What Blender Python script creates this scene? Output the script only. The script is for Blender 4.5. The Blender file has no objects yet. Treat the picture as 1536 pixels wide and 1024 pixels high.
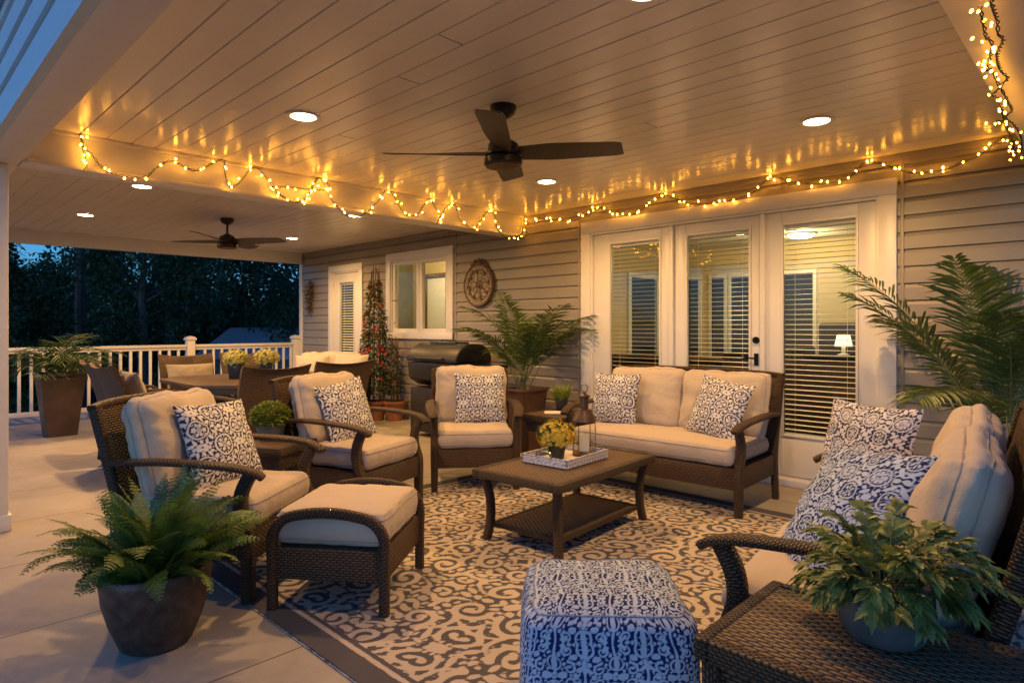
import bpy, bmesh, math, random
import numpy as np
from mathutils import Vector, Matrix, noise as mnoise
R = math.radians
random.seed(7)
S = bpy.context.scene
col = S.collection

# ------------------------------------------------------------------ camera
FPX = 945.0; CX = 768.0; HY = 490.0; CH = 1.25
YAW = R(45.7)
F = Vector((-math.cos(YAW), math.sin(YAW), 0)); RT = Vector((math.sin(YAW), math.cos(YAW), 0))
cam = bpy.data.cameras.new('camera'); camo = bpy.data.objects.new('camera', cam); col.objects.link(camo)
cam.sensor_width = 36; cam.lens = FPX/1536*36; cam.shift_y = (HY-512)/1536
cam.clip_end = 500; cam.clip_start = .05
camo.location = (0, 0, CH)
camo.rotation_euler = (R(90), 0, math.atan2(-F.x, F.y))
S.camera = camo

# ------------------------------------------------------------------ world, exposure
w = bpy.data.worlds.new('World'); S.world = w; w.use_nodes = True
nt = w.node_tree; bg = nt.nodes['Background']
sky = nt.nodes.new('ShaderNodeTexSky'); sky.sky_type = 'NISHITA'; sky.sun_disc = False
sky.sun_elevation = R(7); sky.sun_rotation = R(170); sky.air_density = 1.0; sky.dust_density = .3; sky.ozone_density = 7.0
nt.links.new(sky.outputs[0], bg.inputs[0]); bg.inputs[1].default_value = 0.22
S.view_settings.view_transform = 'Standard'; S.view_settings.look = 'None'
S.view_settings.exposure = 0.4; S.view_settings.gamma = 1.0

def at(px, py, X=None, Y=None, Z=None):
    """the point of a world plane seen at a photo pixel"""
    u = (px-CX)/FPX; v = (HY-py)/FPX
    d = F + RT*u + Vector((0, 0, v))
    if X is not None: t = X/d.x
    elif Y is not None: t = Y/d.y
    else: t = (Z-CH)/d.z
    return Vector((0, 0, CH)) + d*t

# ------------------------------------------------------------------ materials
MATS = {}
def N(nt, t, **kw):
    n = nt.nodes.new(t)
    for k, v in kw.items(): setattr(n, k, v)
    return n
def newmat(name):
    m = bpy.data.materials.new(name); m.use_nodes = True
    b = m.node_tree.nodes['Principled BSDF']; MATS[name] = m
    return m, m.node_tree, b
def rgb(c): return (c[0], c[1], c[2], 1)
def mathn(nt, op, a, b=None, c=None):
    n = N(nt, 'ShaderNodeMath', operation=op)
    for i, x in enumerate((a, b, c)):
        if x is None: continue
        if isinstance(x, (int, float)): n.inputs[i].default_value = x
        else: nt.links.new(x, n.inputs[i])
    return n.outputs[0]
def mixc(nt, f, a, b):
    n = N(nt, 'ShaderNodeMix', data_type='RGBA')
    for s, x in ((0, f), (6, a), (7, b)):
        if isinstance(x, (int, float)): n.inputs[s].default_value = x
        elif isinstance(x, tuple): n.inputs[s].default_value = rgb(x)
        else: nt.links.new(x, n.inputs[s])
    return n.outputs[2]
def noise_n(nt, scale, detail=3, vec=None, rough=.5):
    n = N(nt, 'ShaderNodeTexNoise'); n.inputs['Scale'].default_value = scale; n.inputs['Detail'].default_value = detail
    n.inputs['Roughness'].default_value = rough
    if vec is not None: nt.links.new(vec, n.inputs['Vector'])
    return n.outputs['Fac']
def bump(nt, b, h, strength=.3, dist=.01):
    n = N(nt, 'ShaderNodeBump'); n.inputs['Strength'].default_value = strength; n.inputs['Distance'].default_value = dist
    nt.links.new(h, n.inputs['Height']); nt.links.new(n.outputs[0], b.inputs['Normal'])
def coords(nt, kind='Object'):
    return N(nt, 'ShaderNodeTexCoord').outputs[kind]
def plain(name, c, rough=.5, metal=0, var=.12, scale=8, bmp=0, bscale=60, spec=.5, coat=0):
    m, nt, b = newmat(name)
    o = coords(nt)
    f = noise_n(nt, scale, 4, o)
    a = tuple(x*(1-var) for x in c); d = tuple(min(1, x*(1+var)) for x in c)
    f = mathn(nt, 'MULTIPLY_ADD', f, 2.0, -.5)
    n = N(nt, 'ShaderNodeClamp'); nt.links.new(f, n.inputs[0])
    nt.links.new(mixc(nt, n.outputs[0], a, d), b.inputs['Base Color'])
    b.inputs['Roughness'].default_value = rough; b.inputs['Metallic'].default_value = metal
    b.inputs['Specular IOR Level'].default_value = spec
    if coat: b.inputs['Coat Weight'].default_value = coat
    if bmp: bump(nt, b, noise_n(nt, bscale, 3, o), bmp, .004)
    return m
def wicker(name, c1, c2, sx=.030, sy=.011, flip=False, rough=.5):
    m, nt, b = newmat(name)
    sep = N(nt, 'ShaderNodeSeparateXYZ'); nt.links.new(coords(nt, 'UV'), sep.inputs[0])
    U, V = (sep.outputs[1], sep.outputs[0]) if flip else (sep.outputs[0], sep.outputs[1])
    a = mathn(nt, 'DIVIDE', U, sx); bb = mathn(nt, 'DIVIDE', V, sy)
    row = mathn(nt, 'FLOOR', bb)
    par = mathn(nt, 'MULTIPLY', row, .5)
    aa = mathn(nt, 'MULTIPLY', mathn(nt, 'ADD', a, par), math.pi)
    s1 = mathn(nt, 'ABSOLUTE', mathn(nt, 'SINE', aa))
    s2 = mathn(nt, 'ABSOLUTE', mathn(nt, 'SINE', mathn(nt, 'MULTIPLY', bb, math.pi)))
    h = mathn(nt, 'MULTIPLY', mathn(nt, 'POWER', s1, .6), mathn(nt, 'POWER', s2, .6))
    o = coords(nt)
    nz = noise_n(nt, 45, 4, o, .7)
    k = mathn(nt, 'MULTIPLY', h, mathn(nt, 'MULTIPLY_ADD', nz, 1.3, .2))
    cl = N(nt, 'ShaderNodeClamp'); nt.links.new(k, cl.inputs[0])
    nt.links.new(mixc(nt, cl.outputs[0], c1, c2), b.inputs['Base Color'])
    b.inputs['Roughness'].default_value = max(rough, .5); b.inputs['Specular IOR Level'].default_value = .3
    bump(nt, b, h, 1.0, .009)
    return m
def fabric(name, c, rough=.9, var=.06):
    m, nt, b = newmat(name)
    o = coords(nt)
    wv = N(nt, 'ShaderNodeTexNoise'); wv.inputs['Scale'].default_value = 260; nt.links.new(o, wv.inputs['Vector'])
    big = noise_n(nt, 5, 4, o)
    f = mathn(nt, 'ADD', mathn(nt, 'MULTIPLY', wv.outputs[0], .6), mathn(nt, 'MULTIPLY', big, .4))
    nt.links.new(mixc(nt, f, tuple(x*(1-var*2) for x in c), tuple(x*(1+var*2) for x in c)), b.inputs['Base Color'])
    b.inputs['Roughness'].default_value = rough; b.inputs['Sheen Weight'].default_value = .15
    b.inputs['Specular IOR Level'].default_value = .2
    h = mathn(nt, 'ADD', mathn(nt, 'MULTIPLY', wv.outputs[0], .12), mathn(nt, 'MULTIPLY', noise_n(nt, 11, 4, o, .55), 1.0))
    bump(nt, b, h, .6, .016)
    return m
def printed(name, light, dark, soft=.0012, pile=300, bmp=.3, rag=0):
    """two-colour print: the scalar field 'pat' on the mesh is thresholded here"""
    m, nt, b = newmat(name)
    at_ = N(nt, 'ShaderNodeAttribute', attribute_name='pat')
    o = coords(nt)
    n1 = noise_n(nt, 90, 3, o); n2 = noise_n(nt, pile, 2, o)
    v = mathn(nt, 'ADD', at_.outputs['Fac'], mathn(nt, 'MULTIPLY_ADD', n1, soft*3, -soft*1.5))
    if rag: v = mathn(nt, 'ADD', v, mathn(nt, 'MULTIPLY_ADD', noise_n(nt, 28, 4, o, .6), rag*2, -rag))
    mr = N(nt, 'ShaderNodeMapRange'); nt.links.new(v, mr.inputs[0])
    mr.inputs[1].default_value = -soft; mr.inputs[2].default_value = soft
    c = mixc(nt, mr.outputs[0], dark, light)
    big = noise_n(nt, 3, 4, o)
    k = mathn(nt, 'MULTIPLY_ADD', mathn(nt, 'ADD', mathn(nt, 'MULTIPLY', n2, .6), mathn(nt, 'MULTIPLY', big, .6)), .7, .6)
    mu = N(nt, 'ShaderNodeMix', data_type='RGBA', blend_type='MULTIPLY'); mu.inputs[0].default_value = 1
    nt.links.new(c, mu.inputs[6]); nt.links.new(k, mu.inputs[7])
    nt.links.new(mu.outputs[2], b.inputs['Base Color'])
    b.inputs['Roughness'].default_value = .92; b.inputs['Specular IOR Level'].default_value = .2
    bump(nt, b, n2, bmp, .003)
    return m
def leafmat(name, c1, c2, scale=14, trans=.25, rough=.45):
    m, nt, b = newmat(name)
    f = noise_n(nt, scale, 3, coords(nt))
    f = mathn(nt, 'MULTIPLY_ADD', f, 2.4, -.7)
    n = N(nt, 'ShaderNodeClamp'); nt.links.new(f, n.inputs[0])
    c = mixc(nt, n.outputs[0], c1, c2)
    nt.links.new(c, b.inputs['Base Color']); b.inputs['Roughness'].default_value = rough
    tr = N(nt, 'ShaderNodeBsdfTranslucent'); nt.links.new(c, tr.inputs[0])
    mx = N(nt, 'ShaderNodeMixShader'); mx.inputs[0].default_value = trans
    nt.links.new(b.outputs[0], mx.inputs[1]); nt.links.new(tr.outputs[0], mx.inputs[2])
    nt.links.new(mx.outputs[0], nt.nodes['Material Output'].inputs[0])
    return m
def emit(name, c, s):
    m, nt, b = newmat(name)
    b.inputs['Base Color'].default_value = rgb(c); b.inputs['Emission Color'].default_value = rgb(c)
    b.inputs['Emission Strength'].default_value = s
    return m
def glassmat(name, tint=(.97, .98, .97), refl=1.0):
    m, nt, b = newmat(name)
    tr = N(nt, 'ShaderNodeBsdfTransparent'); tr.inputs[0].default_value = rgb(tint)
    gl = N(nt, 'ShaderNodeBsdfGlossy'); gl.inputs['Roughness'].default_value = .01
    fr = N(nt, 'ShaderNodeLayerWeight'); fr.inputs[0].default_value = .5
    k = mathn(nt, 'MULTIPLY_ADD', mathn(nt, 'POWER', fr.outputs['Facing'], 4.5), .7*refl, .03*refl)
    cl = N(nt, 'ShaderNodeClamp'); nt.links.new(k, cl.inputs[0])
    mx = N(nt, 'ShaderNodeMixShader'); nt.links.new(cl.outputs[0], mx.inputs[0])
    nt.links.new(tr.outputs[0], mx.inputs[1]); nt.links.new(gl.outputs[0], mx.inputs[2])
    nt.links.new(mx.outputs[0], nt.nodes['Material Output'].inputs[0])
    return m

M = MATS
plain('ceiling_vinyl', (.74, .68, .59), rough=.24, var=.05, scale=1.5, bmp=.05, bscale=14, spec=.8)
plain('trim_white', (.72, .68, .62), rough=.38, var=.03, scale=5)
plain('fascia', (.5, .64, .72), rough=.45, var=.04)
plain('siding', (.285, .245, .19), rough=.42, var=.08, scale=3, bmp=.12, bscale=40)
plain('dark_metal', (.035, .026, .02), rough=.38, metal=.6, var=.3)
plain('blade_wood', (.05, .034, .022), rough=.42, var=.25, scale=20)
plain('bronze', (.12, .07, .04), rough=.42, metal=.7, var=.4, scale=30, bmp=.3)
plain('grill_black', (.022, .019, .017), rough=.48, var=.3, metal=.1)
plain('planter_dark', (.045, .030, .023), rough=.45, var=.7, scale=24, bmp=1.0, bscale=26)
plain('planter_brown', (.06, .035, .024), rough=.4, var=.3, scale=6, bmp=.15)
plain('pot_grey', (.13, .12, .105), rough=.5, var=.3)
plain('terracotta', (.33, .13, .06), rough=.6, var=.25)
plain('redwood', (.085, .038, .025), rough=.45, var=.4, scale=10)
plain('glaze_blue', (.065, .085, .095), rough=.3, var=.35, scale=14, coat=.4)
plain('black_plastic', (.02, .02, .02), rough=.4)
plain('soil', (.03, .02, .015), rough=1, var=.4, scale=60, bmp=1)
plain('handle_black', (.02, .017, .015), rough=.3, metal=.8)
plain('chrome', (.6, .58, .55), rough=.2, metal=1)
plain('paper', (.75, .7, .62), rough=.7, var=.03)
plain('candle', (.75, .68, .55), rough=.5, var=.03)
plain('wire_green', (.015, .012, .008), rough=.6)
plain('bark', (.07, .06, .05), rough=.9, var=.4, scale=12, bmp=1, bscale=20)
plain('stem', (.14, .17, .06), rough=.6, var=.3, scale=20)
plain('twig', (.12, .07, .04), rough=.8, var=.4, scale=20)
plain('inner_wall', (.60, .49, .27), rough=.8, var=.03)
plain('inner_white', (.75, .72, .62), rough=.5, var=.03)
plain('inner_dark', (.022, .018, .014), rough=.85, var=.3)
plain('inner_olive', (.23, .22, .14), rough=.7)
plain('inner_floor', (.08, .05, .03), rough=.35, var=.3)
plain('inner_wood', (.10, .055, .03), rough=.4, var=.4)
plain('blind_vinyl', (.80, .76, .66), rough=.4, var=.03)
plain('roof_shingle', (.30, .34, .38), rough=.8, var=.3, scale=30)
plain('shed_wall', (.10, .11, .12), rough=.8, var=.3)
plain('grass', (.035, .055, .02), rough=1, var=.5, scale=2, bmp=1, bscale=30)
wicker('wicker', (.022, .013, .008), (.17, .105, .06))
wicker('wicker_fine', (.028, .017, .01), (.15, .095, .055), sx=.018, sy=.009)
wicker('wicker_wrap', (.02, .012, .008), (.14, .085, .05), sx=.020, sy=.0095, flip=True)
wicker('wicker_top', (.03, .018, .01), (.27, .175, .10), sx=.036, sy=.0145, rough=.38)
plain('dark_wood', (.085, .055, .035), rough=.45, var=.35, scale=9, bmp=.2)
fabric('cushion', (.50, .41, .305)); fabric('piping', (.34, .29, .24)); fabric('cream', (.62, .54, .42))
S.cycles.sample_clamp_indirect = 4.0
m_ = fabric('tweed', (.3, .25, .18), var=.3)
printed('print_pillow', (.66, .63, .59), (.032, .036, .07))
printed('print_blue', (.46, .53, .64), (.012, .028, .11))  # deep blue print; blue sky light is tinted into its pale ground
printed('print_rug', (.52, .44, .355), (.095, .09, .10), soft=.0022, pile=420, bmp=.7, rag=.006)
printed('print_tray', (.62, .60, .58), (.2, .2, .24), soft=.001)
leafmat('leaf_fern', (.03, .075, .012), (.19, .30, .05), scale=9); leafmat('leaf_palm', (.018, .05, .01), (.10, .15, .03), scale=4)
leafmat('leaf_yellowgreen', (.10, .17, .02), (.32, .36, .05), scale=30); leafmat('leaf_dark', (.02, .05, .012), (.06, .10, .025))
leafmat('leaf_variegated', (.035, .07, .014), (.30, .34, .08), scale=18)
leafmat('petal_yellow', (.55, .36, .02), (.8, .6, .06), scale=60); leafmat('petal_pale', (.45, .40, .09), (.7, .62, .2), scale=60)
leafmat('petal_red', (.5, .03, .03), (.7, .1, .06)); leafmat('leaf_tree', (.02, .05, .02), (.06, .105, .04), scale=1.2, trans=.15)
leafmat('leaf_autumn', (.10, .08, .02), (.28, .13, .04), scale=10)
emit('bulb_glow', (1.0, .40, .035), 42); emit('downlight_glow', (1.0, .74, .42), 30); emit('inner_lamp', (1, .86, .55), 5)
emit('lamp_shade_glow', (1, .85, .55), 1.2)
glassmat('glass'); glassmat('glass_clear', (.96, .97, .95), .8)

def concrete():
    m, nt, b = newmat('concrete')
    o = coords(nt); sep = N(nt, 'ShaderNodeSeparateXYZ'); nt.links.new(o, sep.inputs[0])
    def line(src, off, period, wd):
        f = mathn(nt, 'FRACT', mathn(nt, 'DIVIDE', mathn(nt, 'ADD', src, off), period))
        d = mathn(nt, 'MULTIPLY', mathn(nt, 'ABSOLUTE', mathn(nt, 'SUBTRACT', f, .5)), period)
        return mathn(nt, 'LESS_THAN', mathn(nt, 'SUBTRACT', period/2, d), wd)
    wob = noise_n(nt, 2, 2, o)
    j = mathn(nt, 'MAXIMUM', line(sep.outputs[0], 50*.93+2.31, .93, .004), line(sep.outputs[1], 50*2.4-2.2, 2.4, .004))
    n1 = noise_n(nt, 1.3, 5, o, .6); n2 = noise_n(nt, 22, 4, o, .7); n3 = noise_n(nt, 250, 2, o)
    st = N(nt, 'ShaderNodeMapRange'); nt.links.new(mathn(nt, 'ADD', mathn(nt, 'MULTIPLY', n1, .75), mathn(nt, 'MULTIPLY', n2, .25)), st.inputs[0])
    st.inputs[1].default_value = .35; st.inputs[2].default_value = .65
    c = mixc(nt, st.outputs[0], (.30, .26, .21), (.46, .40, .325))
    c = mixc(nt, mathn(nt, 'MULTIPLY', n3, .35), c, (.28, .25, .22))
    n4 = noise_n(nt, .7, 6, o, .72); s4 = N(nt, 'ShaderNodeMapRange'); nt.links.new(n4, s4.inputs[0]); s4.inputs[1].default_value = .52; s4.inputs[2].default_value = .68; s4.inputs[4].default_value = .45
    c = mixc(nt, s4.outputs[0], c, (.22, .19, .155))
    vo = N(nt, 'ShaderNodeTexVoronoi'); vo.inputs['Scale'].default_value = 3.2; nt.links.new(o, vo.inputs['Vector'])
    c = mixc(nt, mathn(nt, 'MULTIPLY', mathn(nt, 'LESS_THAN', mathn(nt, 'ADD', vo.outputs['Distance'], mathn(nt, 'MULTIPLY', n2, .05)), .055), .55), c, (.10, .08, .06))
    c = mixc(nt, mathn(nt, 'MULTIPLY', j, .85), c, (.06, .05, .04))
    nt.links.new(c, b.inputs['Base Color'])
    rr = mathn(nt, 'MULTIPLY_ADD', n1, .35, .45); nt.links.new(rr, b.inputs['Roughness'])
    bump(nt, b, mathn(nt, 'SUBTRACT', mathn(nt, 'MULTIPLY', n3, .25), j), .35, .006)
concrete()

# ------------------------------------------------------------------ mesh helpers
def tag(o, label=None, cat=None, group=None, kind=None):
    if label: o['label'] = label
    if cat: o['category'] = cat
    if group: o['group'] = group
    if kind: o['kind'] = kind
    return o
def thing(name, label, cat, loc=(0, 0, 0), rz=0, group=None):
    o = bpy.data.objects.new(name, None); col.objects.link(o); o.location = loc; o.rotation_euler = (0, 0, rz)
    o.empty_display_size = .1
    return tag(o, label, cat, group)
def dup(o, loc=None, rz=None, label=None, parent=None):
    c = o.copy(); col.objects.link(c)
    if parent is not None: c.parent = parent
    if loc is not None: c.location = loc
    if rz is not None: c.rotation_euler = (0, 0, rz)
    if label: c['label'] = label
    for ch in [x for x in col.objects if x.parent == o]: dup(ch, parent=c)
    return c

class MB:
    def __init__(s): s.v = []; s.f = []; s.uv = []; s.attr = None; s.mi = []
    def add(s, vs, fs, uvs=None, mi=0):
        o = len(s.v); s.v += [tuple(p) for p in vs]
        for i, f in enumerate(fs):
            s.f.append(tuple(o+k for k in f)); s.uv.append(uvs[i] if uvs else None); s.mi.append(mi)
    def box(s, lo, hi, mat=None):
        x0, y0, z0 = lo; x1, y1, z1 = hi
        vs = [(x, y, z) for z in (z0, z1) for y in (y0, y1) for x in (x0, x1)]
        if mat is not None: vs = [mat @ Vector(p) for p in vs]
        s.add(vs, [(0, 2, 3, 1), (4, 5, 7, 6), (0, 1, 5, 4), (1, 3, 7, 5), (3, 2, 6, 7), (2, 0, 4, 6)]); return s
    def cbox(s, c, sz, mat=None):
        return s.box([c[i]-sz[i]/2 for i in range(3)], [c[i]+sz[i]/2 for i in range(3)], mat)
    def sweep(s, pts, w, h=None, n=10, up=(0, 0, 1), power=2.0, cap=True):
        """w across, h along up; superellipse section"""
        P = [Vector(p) for p in pts]; k = len(P)
        if h is None: h = w
        W = w if hasattr(w, '__len__') else [w]*k; H = h if hasattr(h, '__len__') else [h]*k
        vs = []; L = 0; Ls = []
        for i, p in enumerate(P):
            t = (P[min(i+1, k-1)]-P[max(i-1, 0)])
            if t.length < 1e-9: t = Vector((0, 0, 1))
            t.normalize(); u = Vector(up)
            if abs(t.dot(u)) > .97: u = Vector((0, 1, 0)) if abs(t.y) < .9 else Vector((1, 0, 0))
            sd = t.cross(u).normalized(); uu = sd.cross(t).normalized()
            if i: L += (p-P[i-1]).length
            Ls.append(L)
            for j in range(n):
                a = 2*math.pi*(j+.5)/n; ca, sa = math.cos(a), math.sin(a)
                e = 2/power
                vs.append(p + sd*(W[i]/2*math.copysign(abs(ca)**e, ca)) + uu*(H[i]/2*math.copysign(abs(sa)**e, sa)))
        per = 2*(max(W)+max(H))*.85
        fs = []; uv = []
        for i in range(k-1):
            for j in range(n):
                j2 = (j+1) % n
                fs.append((i*n+j, i*n+j2, (i+1)*n+j2, (i+1)*n+j))
                a, b_ = per*j/n, per*(j+1)/n
                uv.append([(Ls[i], a), (Ls[i], b_), (Ls[i+1], b_), (Ls[i+1], a)])
        if cap:
            fs.append(tuple(range(n-1, -1, -1))); uv.append([(0, 0)]*n)
            fs.append(tuple((k-1)*n+j for j in range(n))); uv.append([(0, 0)]*n)
        s.add(vs, fs, uv); return s
    def lathe(s, prof, n=32, c=(0, 0, 0), cap=False, sq=None):
        vs = []
        for r, z in prof:
            for j in range(n):
                a = 2*math.pi*j/n
                ca, sa = math.cos(a), math.sin(a)
                if sq: k = (abs(ca)**sq+abs(sa)**sq)**(-1/sq)
                else: k = 1
                vs.append((c[0]+r*k*ca, c[1]+r*k*sa, c[2]+z))
        fs = [(i*n+j, i*n+(j+1) % n, (i+1)*n+(j+1) % n, (i+1)*n+j) for i in range(len(prof)-1) for j in range(n)]
        if cap:
            fs.append(tuple(range(n-1, -1, -1))); fs.append(tuple((len(prof)-1)*n+j for j in range(n)))
        s.add(vs, fs); return s
    def ball(s, c, r, n=8, m=6, sc=(1, 1, 1)):
        vs = []; 
        for i in range(m+1):
            p = math.pi*i/m
            for j in range(n):
                a = 2*math.pi*j/n
                vs.append((c[0]+r*sc[0]*math.sin(p)*math.cos(a), c[1]+r*sc[1]*math.sin(p)*math.sin(a), c[2]-r*sc[2]*math.cos(p)))
        s.add(vs, [(i*n+j, i*n+(j+1) % n, (i+1)*n+(j+1) % n, (i+1)*n+j) for i in range(m) for j in range(n)]); return s
    def build(s, name, mat, parent=None, bevel=0, smooth=True, seg=2, **kw):
        me = bpy.data.meshes.new(name); me.from_pydata(s.v, [], s.f)
        mats = mat if isinstance(mat, (list, tuple)) else [mat]
        for q in mats: me.materials.append(M[q] if isinstance(q, str) else q)
        if len(mats) > 1: me.polygons.foreach_set('material_index', s.mi)
        ul = me.uv_layers.new(name='UVMap')
        if not bevel:
            for p, uv in zip(me.polygons, s.uv):
                if uv:
                    for li, q in zip(p.loop_indices, uv): ul.data[li].uv = q
                else: s._boxuv(me, ul, p)
        if s.attr is not None:
            a = me.attributes.new('pat', 'FLOAT', 'POINT'); a.data.foreach_set('value', np.asarray(s.attr, dtype=np.float32))
        if bevel:
            bm = bmesh.new(); bm.from_mesh(me)
            bmesh.ops.recalc_face_normals(bm, faces=bm.faces)
            ed = [e for e in bm.edges if len(e.link_faces) == 2 and e.calc_face_angle(0) > R(35)]
            bmesh.ops.bevel(bm, geom=ed, offset=bevel, segments=seg, affect='EDGES', profile=.5, clamp_overlap=True)
            bm.to_mesh(me); bm.free()
            ul = me.uv_layers[0]
            for p in me.polygons: s._boxuv(me, ul, p)
        if smooth:
            me.polygons.foreach_set('use_smooth', [True]*len(me.polygons))
            try: me.set_sharp_from_angle(angle=R(38))
            except Exception: pass
        o = bpy.data.objects.new(name, me); col.objects.link(o)
        if parent is not None: o.parent = parent
        return tag(o, **kw)
    @staticmethod
    def _boxuv(me, ul, p):
        n = p.normal; ax = max(range(3), key=lambda i: abs(n[i]))
        for li in p.loop_indices:
            c = me.vertices[me.loops[li].vertex_index].co
            ul.data[li].uv = ((c.y, c.z) if ax == 0 else (c.x, c.z) if ax == 1 else (c.x, c.y))
def smoothpath(pts, n=6):
    """catmull-rom through points"""
    P = [Vector(p) for p in pts]; out = []
    for i in range(len(P)-1):
        a = P[max(i-1, 0)]; b = P[i]; c = P[i+1]; d = P[min(i+2, len(P)-1)]
        for k in range(n):
            t = k/n
            out.append(.5*((2*b)+(c-a)*t+(2*a-5*b+4*c-d)*t*t+(-a+3*b-3*c+d)*t**3))
    out.append(P[-1]); return out

# ------------------------------------------------------------------ printed patterns as distance fields
class Pattern:
    def __init__(s, qx, qy, res, strokes, fill=True, seed=1, gap=.006, rmin=.004, rmax=.014, leaf=2.2, mirror=True):
        rs = random.Random(seed)
        s.qx, s.qy, s.res = qx, qy, res
        nx, ny = int(qx/res)+1, int(qy/res)+1
        gx, gy = np.meshgrid(np.linspace(0, qx, nx), np.linspace(0, qy, ny), indexing='ij')
        f = np.full((nx, ny), -1.0)
        def stamp(pts):
            nonlocal f
            for (x, y, r) in pts:
                f = np.maximum(f, r-np.hypot(gx-x, gy-y))
        for st in strokes: stamp(st)
        if fill:
            for r in np.linspace(rmax, rmin, 7):
                for _ in range(260):
                    x, y = rs.uniform(0, qx), rs.uniform(0, qy)
                    i, j = int(x/qx*(nx-1)), int(y/qy*(ny-1))
                    if -f[i, j] > r+gap:
                        a = rs.uniform(0, math.pi); L = r*leaf
                        pts = []
                        bend = rs.uniform(-1, 1)
                        for k in range(9):
                            t = (k-4)/4; aa = a+bend*t
                            px, py = x+L*t*math.cos(aa), y+L*t*math.sin(aa)
                            ii, jj = min(max(int(px/qx*(nx-1)), 0), nx-1), min(max(int(py/qy*(ny-1)), 0), ny-1)
                            rr = min(r*(1-abs(t)**1.8)+.15*r, -f[ii, jj]-gap)
                            if rr > rmin*.5: pts.append((px, py, rr))
                        stamp(pts)
        s.f = f; s.nx, s.ny = nx, ny
    def __call__(s, X, Y, warp=.0, ws=3.0):
        X = np.asarray(X, float); Y = np.asarray(Y, float)
        if warp:
            X = X+warp*np.sin(Y*ws*2.1+1)+warp*.6*np.sin(Y*ws*5.3+X*ws*2); Y = Y+warp*np.sin(X*ws*1.7+2)+warp*.6*np.sin(X*ws*4.7-Y*ws*3)
        def fold(a, q):
            a = np.mod(a, 2*q); return np.where(a > q, 2*q-a, a)
        x = fold(X, s.qx)/s.qx*(s.nx-1); y = fold(Y, s.qy)/s.qy*(s.ny-1)
        i = np.minimum(x.astype(int), s.nx-2); j = np.minimum(y.astype(int), s.ny-2)
        a = x-i; b = y-j; f = s.f
        return f[i, j]*(1-a)*(1-b)+f[i+1, j]*a*(1-b)+f[i, j+1]*(1-a)*b+f[i+1, j+1]*a*b
def spiral(cx, cy, r0, r1, a0, a1, w0, w1, n=46, blob=0):
    out = []
    for k in range(n):
        t = k/(n-1); a = a0+(a1-a0)*t; r = r0+(r1-r0)*t
        out.append((cx+r*math.cos(a), cy+r*math.sin(a), w0+(w1-w0)*t))
    if blob:
        out.append((out[0][0], out[0][1], blob))
        for k in range(int(n*.70), n, 7):
            t = k/(n-1); a = a0+(a1-a0)*t; r = r0+(r1-r0)*t+w1*1.15; out.append((cx+r*math.cos(a), cy+r*math.sin(a), w1*.75))
    return out
def seg(x0, y0, x1, y1, w0, w1, n=14, bow=0):
    dx, dy = x1-x0, y1-y0
    return [(x0+dx*t-dy*bow*math.sin(math.pi*t), y0+dy*t+dx*bow*math.sin(math.pi*t), w0+(w1-w0)*t) for t in [k/(n-1) for k in range(n)]]
def leafst(x, y, a, L, w, n=12):
    return [(x+L*t*math.cos(a), y+L*t*math.sin(a), w*math.sin(math.pi*min(1, t*.9+.1))**.8+.0005) for t in [k/(n-1) for k in range(n)]]
PI = math.pi
def medallion(cx, cy, Rr, k=8):
    out = [spiral(cx, cy, Rr*.9, Rr*.9, 0, 2*PI, Rr*.085, Rr*.085, 60)]
    for i in range(k):
        a = 2*PI*i/k+.2
        out.append(leafst(cx+Rr*.34*math.cos(a), cy+Rr*.34*math.sin(a), a, Rr*.34, Rr*.12))
        out.append([(cx+Rr*.7*math.cos(a+PI/k), cy+Rr*.7*math.sin(a+PI/k), Rr*.07)])
    out.append(spiral(cx, cy, Rr*.2, Rr*.2, 0, 2*PI, Rr*.05, Rr*.05, 30)); out.append([(cx, cy, Rr*.07)])
    for i in range(14):
        a = 2*PI*i/14; out.append([(cx+Rr*1.13*math.cos(a), cy+Rr*1.13*math.sin(a), Rr*.075)])
    return out
q = .42; p_ = .5
RUG = Pattern(q, p_, .004,
    [spiral(.15, .13, .02, .115, 1.0, 1.0+2*PI*1.35, .013, .021, 80, .03),
     spiral(.29, .36, .018, .10, 4.0, 4.0-2*PI*1.3, .012, .020, 80, .028),
     spiral(.02, .36, .012, .085, 0.5, .5+2*PI*1.1, .010, .017, 60, .022),
     spiral(.40, .10, .012, .075, 2.2, 2.2+2*PI*1.15, .010, .017, 60, .022),
     seg(.15, .25, .22, .44, .018, .009, bow=.25), seg(.22, .05, .33, .22, .010, .017, bow=-.3),
     seg(.0, .23, .13, .27, .016, .010, bow=.3), seg(.33, .49, .42, .42, .016, .008, bow=.2),
     leafst(.12, .48, -1.2, .09, .020), leafst(.18, .30, .2, .07, .018), leafst(.25, .02, .1, .09, .018),
     leafst(.05, .0, .9, .07, .017), leafst(.42, .25, 2.5, .08, .018), leafst(.1, .5, .1, .08, .015)],
    seed=4, gap=.0095, rmin=.005, rmax=.019, leaf=2.2)
PIL = Pattern(.115, .095, .0016, medallion(.0, .0, .058) + medallion(.115, .095, .05, 6) + [leafst(.03, .075, .4, .03, .007), leafst(.09, .02, 1.9, .03, .007)], seed=3, gap=.0026, rmin=.0022, rmax=.009, leaf=1.5)
PIL2 = Pattern(.095, .10, .0016, medallion(.0, .1, .046, 7) + medallion(.095, .0, .05, 9) + [leafst(.01, .03, .7, .05, .009), leafst(.06, .09, -.7, .04, .008), seg(.0, .02, .04, .0, .005, .003, bow=.4)], seed=9, gap=.0028, rmin=.0022, rmax=.010, leaf=1.8)
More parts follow.
